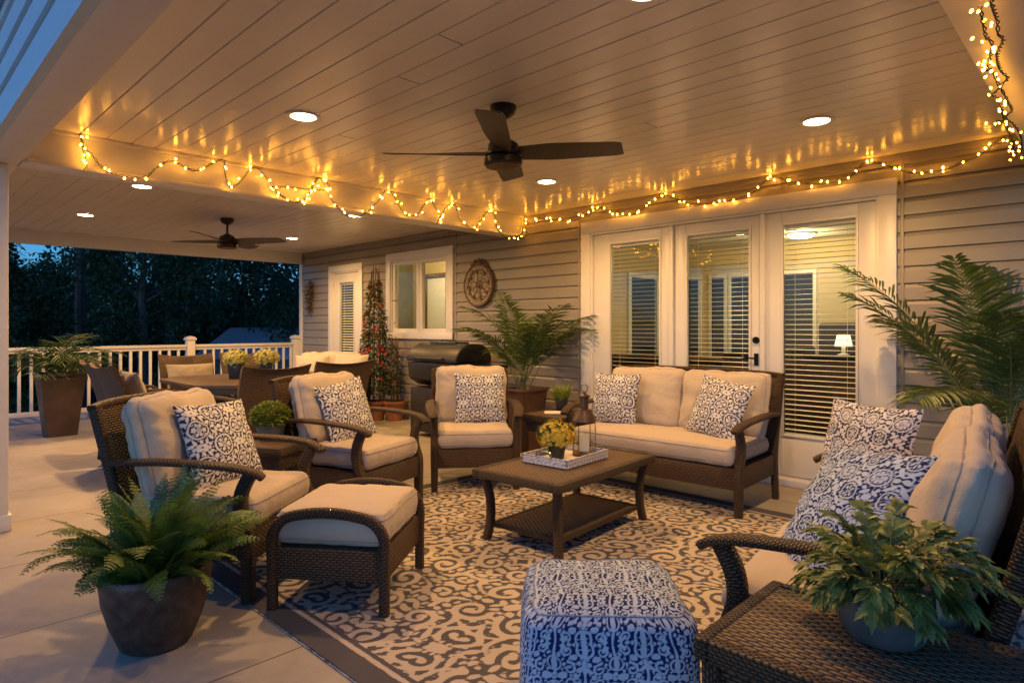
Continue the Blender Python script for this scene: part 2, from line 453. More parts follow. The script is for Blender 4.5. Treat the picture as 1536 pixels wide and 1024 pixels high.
PLQ = Pattern(.12, .13, .0018,
    [spiral(.0, .05, .026, .026, 0, 2*PI, .004, .004, 50), spiral(.12, .11, .034, .034, 0, 2*PI, .005, .005, 60), leafst(0, .03, PI/2, .045, .011), leafst(.12, .08, PI/2, .06, .012),
     spiral(.06, .03, .006, .026, 1, 8, .003, .0055, 50, .007), spiral(.05, .105, .005, .024, 3, -4, .003, .005, 50, .007), seg(.0, .085, .0, .13, .006, .004), seg(.12, .0, .12, .06, .005, .008),
     leafst(.09, .02, .6, .04, .008), leafst(.02, .12, -.3, .03, .007)], seed=12, gap=.0034, rmin=.003, rmax=.012, leaf=1.5)
TRAY = Pattern(.03, .03, .001, [spiral(.0, .0, .013, .013, 0, 6.3, .002, .002), spiral(.03, .03, .01, .01, 0, 6.3, .002, .002)], seed=2, gap=.0015, rmin=.0012, rmax=.004)

# ------------------------------------------------------------------ soft goods
def cushion_mb(w, d, h, bulge=.02, rad=.035, n=22, seed=0, wrinkle=.004, droop=0, rcorner=.03, pfreq=7.0):
    """w x d, thickness h along z centred at 0; returns mesh and piping paths"""
    rs = random.Random(seed); off = Vector((rs.uniform(0, 50), rs.uniform(0, 50), rs.uniform(0, 50)))
    mb = MB(); vs = {}; idx = []; P = []
    k = 5
    def key(p): return (round(p[0], 5), round(p[1], 5), round(p[2], 5))
    def put(p):
        kk = key(p)
        if kk in vs: return vs[kk]
        vs[kk] = len(P); P.append(Vector(p)); return vs[kk]
    fs = []
    def face(o, a, b, na, nb):
        for i in range(na):
            for j in range(nb):
                q = [Vector(o)+Vector(a)*((i+di)/na)+Vector(b)*((j+dj)/nb) for di, dj in ((0, 0), (1, 0), (1, 1), (0, 1))]
                fs.append(tuple(put(x) for x in q))
    face((-1, -1, 1), (2, 0, 0), (0, 2, 0), n, n); face((-1, 1, -1), (2, 0, 0), (0, -2, 0), n, n)
    face((-1, -1, -1), (2, 0, 0), (0, 0, 2), n, k); face((1, 1, -1), (-2, 0, 0), (0, 0, 2), n, k)
    face((1, -1, -1), (0, 2, 0), (0, 0, 2), n, k); face((-1, 1, -1), (0, -2, 0), (0, 0, 2), n, k)
    def place(p):
        x, y, z = p
        # concentrate samples to the edges
        sx = math.copysign(1-(1-abs(x))**1.35, x); sy = math.copysign(1-(1-abs(y))**1.35, y)
        hx, hy, hz = w/2, d/2, h/2
        m_ = max(abs(sx), abs(sy), 1e-6); bx_, by_ = sx/m_*hx, sy/m_*hy; rc = rcorner
        ix, iy = max(-hx+rc, min(hx-rc, bx_)), max(-hy+rc, min(hy-rc, by_)); dv = Vector((bx_-ix, by_-iy, 0))
        if dv.length > rc: dv = dv.normalized()*rc
        c = Vector(((ix+dv.x)*m_, (iy+dv.y)*m_, z*hz)); r0 = min(rad, hz*.85)
        edge_ = max(0, 1-(1-m_)*min(hx, hy)/r0); dropz = r0*(1-math.sqrt(max(0, 1-edge_**2)))
        if abs(z) > .999: c.z -= z*dropz; c.x *= 1; 
        else:
            c.z = z*(hz-r0)
        u = max(0, 1-abs(sx)**2.6)*max(0, 1-abs(sy)**2.6)
        c.z += bulge*u*z
        side = 1-abs(z)**2
        c.x += math.copysign(bulge*.6*side, sx)*abs(sx)**14
        c.y += math.copysign(bulge*.6*side, sy)*abs(sy)**14
        nz = mnoise.noise(c*7+off)*wrinkle*2.2+mnoise.noise(Vector((c.x*19, c.y*8, c.z*8))+off)*wrinkle*(.25+.7*(abs(sx)**8+abs(sy)**8))
        an_ = math.atan2(sy, sx); nz += mnoise.noise(Vector((math.cos(an_)*pfreq, math.sin(an_)*pfreq, m_*1.2))+off)*wrinkle*1.5*m_**3*(1-.6*m_**30)
        nrm = Vector((sx**5, sy**5, z*(.3+u)))
        if nrm.length > 0: c += nrm.normalized()*nz
        return c
    mb.add([place(p) for p in P], fs)
    return mb, place
def cushion(name, w, d, h, parent, loc, rot=(0, 0, 0), mat='cushion', pipemat='piping', **kw):
    mb, place = cushion_mb(w, d, h, **kw)
    o = mb.build(name, mat, parent); o.location = loc; o.rotation_euler = rot
    pb = MB()
    for z in (1, -1):
        pts = []
        m = 14
        for (a, b) in (((-1, -1), (1, -1)), ((1, -1), (1, 1)), ((1, 1), (-1, 1)), ((-1, 1), (-1, -1))):
            for i in range(m):
                t = i/m; x, y = a[0]+(b[0]-a[0])*t, a[1]+(b[1]-a[1])*t
                pts.append(place(Vector((x, y, z)))*1.0)
        pts.append(pts[0])
        pb.sweep(pts, .0085, n=6, cap=False)
    p = pb.build('piping', pipemat, o)
    return o
def pillow_mb(w, h, T, pat, n=110, off=(0, 0), seed=0, slump=.0):
    rs = random.Random(seed); o3 = Vector((rs.uniform(0, 9), rs.uniform(0, 9), 0))
    mb = MB(); vs = []; at_ = []
    xs = np.linspace(-1, 1, n+1)
    A, B = np.meshgrid(xs, xs, indexing='ij')
    pin = .075
    def xy(a, b):
        x = a*w/2*(1-pin*(1-b*b)); y = b*h/2*(1-pin*(1-a*a)); return x, y
    for side in (1, -1):
        for i in range(n+1):
            for j in range(n+1):
                a, b = xs[i], xs[j]; x, y = xy(a, b)
                t = T/2*((1-abs(a)**2.3)*(1-abs(b)**2.3))**.62
                t += (mnoise.noise(Vector((x*9, y*9, side))+o3)*.010+mnoise.noise(Vector((x*25, y*25, side))+o3)*.003)*min(1, t/.02)
                y2 = y-slump*abs(t)*2
                vs.append((x, -side*t, y2)); 
        at_.append(pat(A*w/2+off[0]+side*.03, B*h/2+off[1], warp=.004, ws=14))
    fs = []; m = (n+1)*(n+1)
    for i in range(n):
        for j in range(n):
            q = (i*(n+1)+j, (i+1)*(n+1)+j, (i+1)*(n+1)+j+1, i*(n+1)+j+1)
            fs.append(q); fs.append(tuple(m+k for k in reversed(q)))
    mb.add(vs, fs); mb.attr = np.concatenate([a.ravel() for a in at_])
    return mb
def pillow(label, loc, rz, tilt, w=.44, h=.44, T=.15, pat=None, mat='print_pillow', roll=0, seed=0, off=(0, 0), group='patterned throw pillows on the seats', name='throw_pillow'):
    mb = pillow_mb(w, h, T, pat or PIL, off=off, seed=seed)
    o = mb.build(name, mat)
    o.matrix_world = Matrix.Translation(loc) @ Matrix.Rotation(rz, 4, 'Z') @ Matrix.Rotation(-tilt, 4, 'X') @ Matrix.Rotation(roll, 4, 'Y')
    return tag(o, label, 'pillow', group)

# ================================================================== SETTING
HC = 2.48; WY = 5.15; XH = -4.80; XF = -10.0; XR = -.42
f = MB(); f.add([(-11, -3, 0), (4, -3, 0), (4, 5.4, 0), (-11, 5.4, 0)], [(0, 1, 2, 3)])
f.build('patio_floor', 'concrete', kind='structure')
f = MB(); f.box((-10.98, -3, -.3), (4, 5.35, -.004)); f.build('patio_slab_edge', 'concrete', kind='structure')
g = MB(); n = 30
vs = []; 
for i in range(n+1):
    for j in range(n+1):
        x = -120+150*i/n; y = -60+150*j/n
        z = -1.3+.4*mnoise.noise(Vector((x*.06, y*.06, 0)))
        if x < -40: z += (-40-x)*.05
        vs.append((x, y, z))
g.add(vs, [(i*(n+1)+j, (i+1)*(n+1)+j, (i+1)*(n+1)+j+1, i*(n+1)+j+1) for i in range(n) for j in range(n)])
g.build('lawn_ground', 'grass', kind='structure')

# ------------------------------------------------------------------ the house
house = thing('house', 'tan sided house with white covered porch roof, glass patio doors and lit window', 'house', (0, WY, 0))
def hp(x, y, z): return (x, y-WY, z)
DX0, DX1, DZ = -4.0, -1.17, 2.31         # patio door casing
WX0, WX1, WZ0, WZ1 = -7.47, -6.02, 1.09, 2.27
LX0, LX1, LZ = -9.05, -8.08, 2.2
def siding(x0, x1, z0, z1, mb, y=0.0, out=-1, ex=.12):
    """dutch lap courses facing -y between x0,x1"""
    k0 = math.floor(z0/ex); z = k0*ex
    while z < z1-1e-4:
        a = max(z, z0); b = min(z+ex, z1)
        if b-a > .004:
            def prof(zz):
                t = (zz-z)/ex
                return .022-.004*t if t < .74 else .019-.017*(t-.74)/.26
            ts = [a]+[z+ex*q for q in (.72,) if a < z+ex*q < b]+[b]
            ps = [(0.0, a)]+[(prof(t), t) for t in ts]+[(0.0, b)]
            vs = []; 
            for (o, zz) in ps: vs += [(x0, y+out*o, zz), (x1, y+out*o, zz)]
            mb.add(vs, [(2*i, 2*i+1, 2*i+3, 2*i+2) for i in range(len(ps)-1)])
        z += ex
sd = MB()
WT = 4.6
cuts = [(-10.0, LX0, 0, WT), (LX0, LX1, LZ, WT), (LX1, WX0, 0, WT), (WX0, WX1, 0, WZ0), (WX0, WX1, WZ1, WT), (WX1, DX0, 0, WT), (DX0, DX1, DZ, WT), (DX1, 3.5, 0, WT)]
for (a, b, c, d) in cuts:
    siding(a, b, c, min(d, HC if b <= XR else WT), sd)
sd.build('siding', 'siding', house, smooth=False)
bw = MB()
for (a, b, c, d) in cuts:
    bw.box((a, 0.002, c), (b, .16, d))
bw.build('wall', 'inner_wall', house, smooth=False)
# corner trim and seams
t = MB(); t.box((-10.03, -.035, .0), (-9.93, .17, HC-.18)); t.build('corner_trim', 'trim_white', house, bevel=.004)
t = MB()
for x in (-5.98, -1.14, -4.04):
    t.box((x-.012, -.026, 0), (x+.012, -.001, HC-.05))
t.box((-9.9, -.034, HC-.045), (XR, -.001, HC-.001)); t.build('siding_trim', 'siding', house, bevel=.003)
# casings
def casing(x0, x1, z0, z1, wd, name, sill=False):
    c = MB()
    c.box((x0, -.045, z0), (x0+wd, .06, z1-wd)); c.box((x1-wd, -.045, z0), (x1, .06, z1-wd))
    c.box((x0, -.047, z1-wd), (x1, .06, z1))
    if sill: c.box((x0, -.05, z0-.001), (x1, .06, z0+wd*.8))
    # inner bead
    c.box((x0+wd, -.03, z0), (x0+wd+.022, .06, z1-wd)); c.box((x1-wd-.022, -.03, z0), (x1-wd, .06, z1-wd)); c.box((x0+wd, -.031, z1-wd-.022), (x1-wd, .06, z1-wd))
    return c.build(name, 'trim_white', house, bevel=.004)
casing(DX0, DX1, .0, DZ, .115, 'door_casing')
t = MB(); t.box((DX0+.1, -.12, .0), (DX1-.1, .10, .055)); t.build('door_sill', 'trim_white', house, bevel=.006)
# three leaves
def leaf(x0, x1, z0, z1, gx0, gx1, gz0, gz1, handle=None, nm='door_leaf', cover=1.0, slat=.028, pitch=.040, ang=12):
    o = MB(); y0, y1 = -.005, .045
    o.box((x0, y0, z0), (gx0, y1, z1)); o.box((gx1, y0, z0), (x1, y1, z1)); o.box((gx0, y0+.0015, z0), (gx1, y1-.001, gz0)); o.box((gx0, y0+.0015, gz1), (gx1, y1-.001, z1))
    lf = o.build(nm, 'trim_white', house, bevel=.004)
    fr = MB(); e = .018
    for (a, b, c, d) in ((gx0, gx0+e, gz0, gz1), (gx1-e, gx1, gz0, gz1), (gx0+e, gx1-e, gz0, gz0+e), (gx0+e, gx1-e, gz1-e, gz1)):
        fr.box((a, y0-.010, c), (b, y0+.02, d))
    fr.build('glazing_bead', 'trim_white', lf, bevel=.003)
    p = MB(); p.box((gx0+.003, .012, gz0+.003), (gx1-.003, .017, gz1-.003)); p.build('pane', 'glass', lf, smooth=False)
    if cover:
        b = MB(); z = gz1-.05
        b.box((gx0+.012, .030, gz1-.045), (gx1-.012, .062, gz1-.012))
        i = 0
        while z > gz1-(gz1-gz0)*cover+.03:
            c = Vector(((gx0+gx1)/2, .047, z)); a = R(ang+22*(gz1-z)/(gz1-gz0)-13+random.uniform(-3, 3))
            m = Matrix.Translation(c) @ Matrix.Rotation(a, 4, 'X') @ Matrix.Rotation(R(random.uniform(-.12, .12)), 4, 'Y')
            W = (gx1-gx0)/2-.014
            vs = [m @ Vector((sx*W, yy, -.0035*(yy/(slat/2))**2)) for yy in (-slat/2, 0, slat/2) for sx in (-1, 1)]
            b.add(vs, [(0, 1, 3, 2), (2, 3, 5, 4)])
            z -= pitch; i += 1
        for fx in (.16, .84):
            x = gx0+(gx1-gx0)*fx
            b.box((x-.001, .046, gz1-(gz1-gz0)*cover+.03), (x+.001, .048, gz1-.05))
        b.box((gx0+.012, .036, gz1-(gz1-gz0)*cover+.006), (gx1-.012, .058, gz1-(gz1-gz0)*cover+.024))
        b.build('blind', 'blind_vinyl', lf)
    if handle:
        hx = handle
        h = MB(); h.cbox((hx, -.010, .98), (.034, .012, .10)); h.sweep([(hx, -.012, .99), (hx, -.05, .99)], .014, n=8)
        h.sweep([(hx, -.05, .99), (hx-.05, -.052, .992), (hx-.1, -.048, .985)], .014, n=8)
        h.build('handle', 'handle_black', lf)
        h = MB(); h.sweep([(hx, -.004, 1.14), (hx, -.026, 1.14)], .056, n=18); h.cbox((hx, -.032, 1.14), (.01, .014, .032)); h.build('deadbolt', 'handle_black', lf)
    return lf
def wx(px, Y=WY): return at(px, 400, Y=Y).x
g1 = (wx(914), wx(992)); g2 = (wx(1029), wx(1127)); g3 = (wx(1172), wx(1288))
ix0, ix1 = DX0+.14, DX1-.14
m1, m2 = (wx(1003)+wx(1015))/2, (wx(1141)+wx(1150))/2
gt = at(1230, 329, Y=WY).z; gb = at(1230, 660, Y=WY).z
zt = DZ-.14
leaf(ix0, m1-.02, .06, zt, g1[0], g1[1], gb, gt, ang=-2)
leaf(m1+.02, m2-.02, .06, zt, g2[0], g2[1], gb, gt, handle=(g2[1]+m2)/2-.005, ang=2)
leaf(m2+.02, ix1, .06, zt, g3[0], g3[1], gb, gt, ang=6)
t = MB(); t.box((m1-.02, -.032, .055), (m1+.02, .06, zt)); t.box((m2-.02, -.032, .055), (m2+.02, .06, zt)); t.build('mullion', 'trim_white', house, bevel=.003)
# far small door
casing(LX0, LX1, 0, LZ, .10, 'door_casing')
leaf(LX0+.12, LX1-.12, .05, LZ-.12, LX0+.26, LX1-.26, .35, LZ-.25, ang=35, nm='door_leaf')
# window
casing(WX0, WX1, WZ0, WZ1, .10, 'window_casing', sill=True)
for a, b in ((WX0+.12, (WX0+WX1)/2-.005), ((WX0+WX1)/2+.005, WX1-.12)):
    s_ = MB(); e = .055; z0, z1 = WZ0+.08, WZ1-.12
    for (p, q_, r_, t_) in ((a, a+e, z0, z1), (b-e, b, z0, z1), (a+e, b-e, z0, z0+e), (a+e, b-e, z1-e, z1)): s_.box((p, -.012, r_), (q_, .05, t_))
    so = s_.build('window_sash', 'trim_white', house, bevel=.004)
    p = MB(); p.box((a+e, .015, z0+e), (b-e, .02, z1-e)); p.build('pane', 'glass_clear', so, smooth=False)
# porch ceiling: planks running along x with v-grooves
def ceiling(x0, x1, y0, y1, z, name, pw=.145):
    c = MB(); y = y0; i = 0
    while y < y1-.01:
        b = min(y+pw, y1); g_ = .008; dz = random.uniform(-.0006, .0006); rs = random.uniform(-.0009, .0009)
        prof = [(y, z+.010), (y+g_*.5, z+.010), (y+g_, z+dz), ((y+b)/2, z+dz-.0006), (b-.001, z+dz+rs), (b, z+.010)]
        vs = []
        for (yy, zz) in prof: vs += [(x0, yy-WY, zz), (x1, yy-WY, zz)]
        c.add(vs, [(2*k, 2*k+2, 2*k+3, 2*k+1) for k in range(len(prof)-1)])
        y = b; i += 1
    rj = random.Random(int(-x0*10)); yy = y0
    while yy < y1-pw:
        if rj.random() < .3:
            xx = rj.uniform(x0+.4, x1-.4); jb = MB(); jb.box((xx-.0015, yy+.009-WY, z-.0018), (xx+.0015, yy+pw-.001-WY, z+.004)); jb.build('butt_joint', 'inner_wood', house, smooth=False)
        yy += pw
    return c.build(name, 'ceiling_vinyl', house, smooth=False)
ceiling(XH, XR, .66, WY-.001, HC, 'porch_ceiling')
ceiling(XF+.1, XH-.2, .66, WY-.001, HC, 'porch_ceiling')
BZ = 2.25
def beam(lo, hi, name='beam', mat='trim_white', bv=.006):
    b = MB(); b.box(hp(*lo), hp(*hi)); return b.build(name, mat, house, bevel=bv)
beam((XH-.2, .66, BZ), (XH, WY-.002, HC+.02))                     # header between the two bays
b = MB(); b.box(hp(XH, .68, HC-.028), hp(XH+.018, WY-.002, HC-.001)); b.box(hp(XH, .68, BZ+.002), hp(XH+.012, WY-.03, BZ+.03)); b.build('beam_moulding', 'trim_white', house, bevel=.003)
beam((XF, .66, 2.30), (XF+.1, WY-.04, HC+.02))
beam((XR, .66, BZ+.01), (XR+.2, WY-.002, HC+.02))
# outer beam along x: soffit + inner trim
b = MB(); b.box(hp(-10.0, .50, BZ), hp(XR+.2, .655, HC+.02)); b.build('beam', 'trim_white', house, bevel=.006)
b = MB(); b.box(hp(-9.9, .655, BZ+.02), hp(XR, .675, HC)); b.build('beam_moulding', 'trim_white', house, bevel=.003)
# roof slab over the porch and blue-lit fascia on the outer face
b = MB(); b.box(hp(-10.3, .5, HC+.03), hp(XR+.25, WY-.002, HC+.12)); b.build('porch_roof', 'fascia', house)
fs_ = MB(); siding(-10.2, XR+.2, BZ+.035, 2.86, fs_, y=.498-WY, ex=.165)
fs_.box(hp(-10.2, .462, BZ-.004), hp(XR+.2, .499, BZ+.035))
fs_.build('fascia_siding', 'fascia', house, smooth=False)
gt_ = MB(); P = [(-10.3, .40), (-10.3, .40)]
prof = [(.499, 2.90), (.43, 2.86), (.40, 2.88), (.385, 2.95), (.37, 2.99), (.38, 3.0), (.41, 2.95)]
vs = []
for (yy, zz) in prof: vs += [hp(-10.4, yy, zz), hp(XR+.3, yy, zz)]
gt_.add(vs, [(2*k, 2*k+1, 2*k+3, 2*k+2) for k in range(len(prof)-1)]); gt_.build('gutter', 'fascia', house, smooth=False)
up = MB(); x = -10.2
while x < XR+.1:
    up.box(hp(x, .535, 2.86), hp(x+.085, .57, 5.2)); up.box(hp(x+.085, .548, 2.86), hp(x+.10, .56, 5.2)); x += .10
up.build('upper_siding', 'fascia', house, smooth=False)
def post(x0, x1, y0, y1, z1):
    b = MB(); b.box(hp(x0, y0, .0), hp(x1, y1, z1)); b.box(hp(x0-.015, y0-.015, 0), hp(x1+.015, y1+.015, .10)); b.build('porch_post', 'trim_white', house, bevel=.006)
post(-5.06, -4.91, .48, .61, BZ-.001)
post(-10.08, -9.95, .5, .63, 2.29)

# ------------------------------------------------------------------ interiors
def st(mb, name, mat): return mb.build(name, mat, kind='structure', smooth=False)
RY = 9.2
b = MB(); b.box((-5.4, WY+.17, -.02), (.6, RY, .03)); st(b, 'room_floor', 'inner_floor')
b = MB(); b.box((-5.5, RY, 0), (.7, RY+.1, 2.5)); b.box((-5.5, WY+.17, 0), (-5.4, RY, 2.5)); b.box((.6, WY+.17, 0), (.7, RY, 2.5)); st(b, 'room_wall', 'inner_wall')
b = MB(); b.box((-5.5, WY+.17, 2.45), (.7, RY, 2.55)); st(b, 'room_ceiling', 'inner_white')
# kitchen/hall room behind window
b = MB(); b.box((-9.85, 6.6, 0), (-5.5, 6.7, 2.5)); b.box((-9.95, WY+.17, 0), (-9.85, 6.7, 2.5)); st(b, 'hall_wall', 'inner_wall')
b = MB(); b.box((-9.95, WY+.17, 2.45), (-5.5, 6.7, 2.55)); st(b, 'hall_ceiling', 'inner_white')
b = MB(); b.box((-9.95, WY+.17, -.02), (-5.5, 6.7, .02)); st(b, 'hall_floor', 'inner_floor')
b = MB(); b.box((-9.24, 6.3, 0.02), (-8.83, 6.598, 2.449)); st(b, 'hall_partition', 'inner_olive')
b = MB(); b.box((-9.80, 5.5, .02), (-9.7, 6.3, 2.0)); st(b, 'hall_doorway', 'inner_dark')
dr = thing('interior_door', 'white panelled interior door seen through the small lit window', 'door', (-8.14, 6.575, 0))
b = MB(); b.box((-.24, -.02, .02), (.24, .015, 2.05)); b.build('door_panel', 'inner_white', dr, bevel=.003)
b = MB(); b.box((-.29, -.03, 0), (-.24, .015, 2.1)); b.box((.24, -.03, 0), (.29, .015, 2.1)); b.box((-.29, -.031, 2.05), (.29, .015, 2.13)); b.build('door_frame', 'inner_wood', dr, bevel=.003)
# dark windows in the far wall of the room
wg = 'dark windows in the back wall of the lit room'
for i, (xa, xb, z0, lab) in enumerate([(-5.1, -4.84, .5, 'leftmost narrow dark window behind the middle glass door'), (-4.62, -4.42, .5, 'middle narrow dark window behind the middle glass door'),
        (-4.3, -4.0, .3, 'widest dark window behind the middle glass door, nearest its handle'), (-3.62, -3.12, .4, 'wide dark window behind the right glass door')]):
    t = thing('room_window', lab, 'window', (0, RY, 0), 0, wg)
    b = MB(); b.box((xa, -.02, z0), (xb, -.004, 2.0)); b.build('pane', 'inner_dark', t)
    b = MB(); e = .05
    b.box((xa-e, -.03, z0-e), (xa, -.002, 2.0+e)); b.box((xb, -.03, z0-e), (xb+e, -.002, 2.0+e)); b.box((xa, -.03, 2.0), (xb, -.002, 2.0+e)); b.box((xa, -.03, z0-e), (xb, -.002, z0)); b.build('window_frame', 'inner_white', t, bevel=.003)
dd_ = thing('inner_doorway', 'tall dark doorway seen through the left glass door', 'doorway', (-5.39, 8.45, 0))
b = MB(); b.box((0, -.36, 0), (.012, .36, 2.0)); b.build('opening', 'inner_dark', dd_)
b = MB(); b.box((0, -.44, 0), (.03, -.36, 2.07)); b.box((0, .36, 0), (.03, .44, 2.07)); b.box((0, -.36, 2.0), (.0305, .36, 2.07)); b.build('door_frame', 'inner_white', dd_, bevel=.003)
t = thing('sideboard', 'long dark wooden sideboard inside the lit room behind the left and middle doors', 'sideboard', (-3.85, 7.6, 0))
b = MB(); b.box((-1.5, -.25, .12), (1.3, .25, .82)); b.build('cabinet', 'inner_dark', t, bevel=.01); b = MB(); b.box((-1.55, -.3, .82), (1.35, .3, .86)); b.build('top', 'inner_wood', t, bevel=.006)
b = MB()
for x in (-1.4, 1.2):
    for y in (-.2, .2): b = MB(); b.cbox((x, y, .06), (.06, .06, .12)); b.build('foot', 'inner_dark', t)
t = thing('armchair', 'dark armchair inside the room seen through the right glass door', 'armchair', (-2.5, 8.2, 0))
b = MB(); b.box((-.4, -.4, .1), (.4, .4, .46)); b.build('seat', 'inner_dark', t, bevel=.05, seg=3); b = MB(); b.box((-.3, .2, .4), (.3, .42, 1.3)); b.build('backrest', 'inner_dark', t, bevel=.05, seg=3)

for s_ in (-1, 1): b = MB(); b.box((s_*.44-.06, -.4, .1), (s_*.44+.06, .4, 1.0)); b.build('arm', 'inner_dark', t, bevel=.04, seg=3)
t = thing('dark_cabinet', 'low dark cabinet inside the room behind the right glass door', 'cabinet', (-2.35, 6.95, 0))
b = MB(); b.box((-.9, -.25, 0), (1.3, .25, .92)); b.build('body', 'inner_wood', t, bevel=.01)
b = MB(); b.box((-.93, -.28, .92), (1.33, .28, .95)); b.build('top', 'inner_dark', t, bevel=.005)
t = thing('table_lamp', 'small glowing white lamp on the dark cabinet inside the room', 'lamp', (-2.08, 7.0, .95))
b = MB(); b.lathe([(.001, 0), (.06, 0), (.06, .015), (.018, .03), (.02, .12)], 20); b.build('base', 'inner_white', t)
b = MB(); b.lathe([(.085, .10), (.06, .22)], 24); b.build('lamp_shade', 'lamp_shade_glow', t)
def point(name, loc, power, c, r=.05, typ='POINT', parent=None, **kw):
    l = bpy.data.lights.new(name, typ); l.energy = power; l.color = c
    if typ != 'AREA': l.shadow_soft_size = r
    for k, v in kw.items(): setattr(l, k, v)
    o = bpy.data.objects.new(name, l); col.objects.link(o); o.location = loc
    if parent: o.parent = parent
    return o
INW = (1, .76, .40)
for i, (x, y) in enumerate(((-3.45, 7.5), (-3.0, 8.4), (-7.5, 5.9), (-9.2, 5.8))):
    t = thing('ceiling_fixture', ['round glowing ceiling fixture inside behind the left glass door', 'round glowing ceiling fixture inside behind the right glass door', 'ceiling fixture in the room behind the small window', 'ceiling fixture in the room behind the far narrow door'][i], 'ceiling light', (x, y, 2.45), 0, 'ceiling fixtures inside the house')
    b = MB(); b.lathe([(.001, -.06), (.12, -.055), (.17, -.02), (.175, -.0)], 24); b.build('diffuser', 'inner_lamp', t)
    b = MB(); b.lathe([(.175, -.001), (.19, -.001), (.19, -.02), (.175, -.02)], 24); b.build('rim', 'chrome', t)
    point('fixture_light', (0, 0, -.15), [26, 25, 20, 8][i], INW, .12, parent=t)

# ------------------------------------------------------------------ railing
rl = thing('railing', 'cream deck railing with square balusters along the far side of the patio', 'railing', (XF-.05, 0, 0))
def rbox(y0, y1, z0, z1, wd, name, c=0):
    b = MB(); b.box((-wd/2, y0, z0), (wd/2, y1, z1)); return b.build(name, 'trim_white', rl, bevel=.005)
for (a, b_) in ((-1.0, 3.33), (3.45, 5.0)):
    rbox(a, b_, .945, .985, .09, 'top_rail'); rbox(a, b_, .905, .945, .045, 'top_rail'); rbox(a, b_, .10, .16, .05, 'bottom_rail')
y = -.9
while y < 4.98:
    if not 3.28 < y < 3.5: rbox(y-.018, y+.018, .16, .905, .036, 'baluster')
    y += .125
for y in (3.39, 5.06):
    p = rbox(y-.055, y+.055, 0, 1.04, .11, 'post')
    b = MB(); b.lathe([(.078, 1.04), (.10, 1.055), (.10, 1.075), (.07, 1.10), (.002, 1.115)], 4, (0, y, 0)); 
    b.v = [((vx)*math.cos(PI/4)-(vy-y)*math.sin(PI/4), y+(vx)*math.sin(PI/4)+(vy-y)*math.cos(PI/4), vz) for vx, vy, vz in b.v]
    b.build('cap', 'trim_white', p, smooth=False)

# ------------------------------------------------------------------ lighting fixtures in the porch ceiling
WARM = (1.0, .55, .19)
spots = [((455, 174), 'round recessed light in the near ceiling left of the big fan', 1), ((1225, 181), 'round recessed light in the ceiling in front of the right glass door', 1),
         ((820, 272), 'round recessed light beside the tip of the big fan blade', 1), ((968, -17), 'recessed light at the top edge of the photo', .7),
         ((213, 279), 'recessed light just below the string-lit beam at far left', 1.7), ((128, 322), 'leftmost recessed light in the far ceiling bay', 1.7),
         ((533, 323), 'recessed light behind the string lights in the far bay ceiling', 1.1), ((438, 357), 'recessed light at the tip of the small fan blade', 1.1)]
for i, ((px, py), lab, k) in enumerate(spots):
    p = at(px, py, Z=HC)
    t = thing('recessed_light', lab, 'ceiling light', (p.x, p.y, HC), 0, 'recessed lights in the porch ceiling')
    b = MB(); b.lathe([(.086, .001), (.098, -.002), (.096, -.008), (.074, -.009), (.070, -.004)], 32); b.build('trim_ring', 'trim_white', t)
    b = MB(); b.lathe([(.001, -.0062), (.071, -.0058)], 32); b.build('lens', 'downlight_glow', t)
    sp = point('light', (0, 0, -.03), 86*k, WARM, .045, 'SPOT', t, spot_size=R(165), spot_blend=.6)

def fan(name, label, loc, rz, blade=.66, k=1.0, group='ceiling fans'):
    t = thing(name, label, 'ceiling fan', loc, rz, group)
    b = MB(); b.lathe([(.075, 0), (.075, -.012), (.062, -.045), (.035, -.065), (.018, -.07)], 28); b.build('canopy', 'dark_metal', t)
    b = MB(); b.lathe([(.013, -.06), (.013, -.17), (.03, -.175), (.035, -.19)], 16); b.build('downrod', 'dark_metal', t)
    b = MB(); b.lathe([(.02, -.175), (.06, -.195), (.085, -.215), (.088, -.255), (.10, -.262), (.10, -.275), (.088, -.28), (.105, -.29), (.108, -.325), (.10, -.335)], 36); b.build('motor_housing', 'dark_metal', t)
    b = MB(); b.lathe([(.10, -.330), (.098, -.338), (.07, -.343), (.001, -.345)], 36); b.build('bottom_cap', 'bronze', t)
    for q_ in range(4):
        a = R(90*q_)
        b = MB(); vs = []; L = 14
        m = Matrix.Rotation(a, 4, 'Z')
        for i in range(L+1):
            s_ = i/L; r_ = .085+(blade-.085)*s_
            wd = .052+.022*min(1, s_*3)-.0*s_
            if s_ > .97: wd *= .85
            tw = R(24-13*s_)
            for (w_, z_) in ((-1, .003), (1, .003), (1, -.003), (-1, -.003)):
                y_ = w_*wd; 
                vs.append(m @ Vector((r_+.012*w_*s_, y_*math.cos(tw), -.262-y_*math.sin(tw)+z_+.012*s_)))
        fs = [(i*4+j, i*4+(j+1) % 4, (i+1)*4+(j+1) % 4, (i+1)*4+j) for i in range(L) for j in range(4)]+[(3, 2, 1, 0), (L*4, L*4+1, L*4+2, L*4+3)]
        b.add(vs, fs); b.build('blade', 'blade_wood', t, smooth=False)
    return t
fp = at(755, 160, Z=HC)
f1 = fan('ceiling_fan', 'large dark four blade ceiling fan over the seating area', (fp.x, fp.y, HC), math.atan2(RT.y, RT.x)+R(-5))
fp2 = at(341, 328, Z=HC)
f2 = dup(f1, (fp2.x, fp2.y, HC), math.atan2(RT.y, RT.x)+R(-4), 'smaller looking dark ceiling fan over the dining set in the far bay')

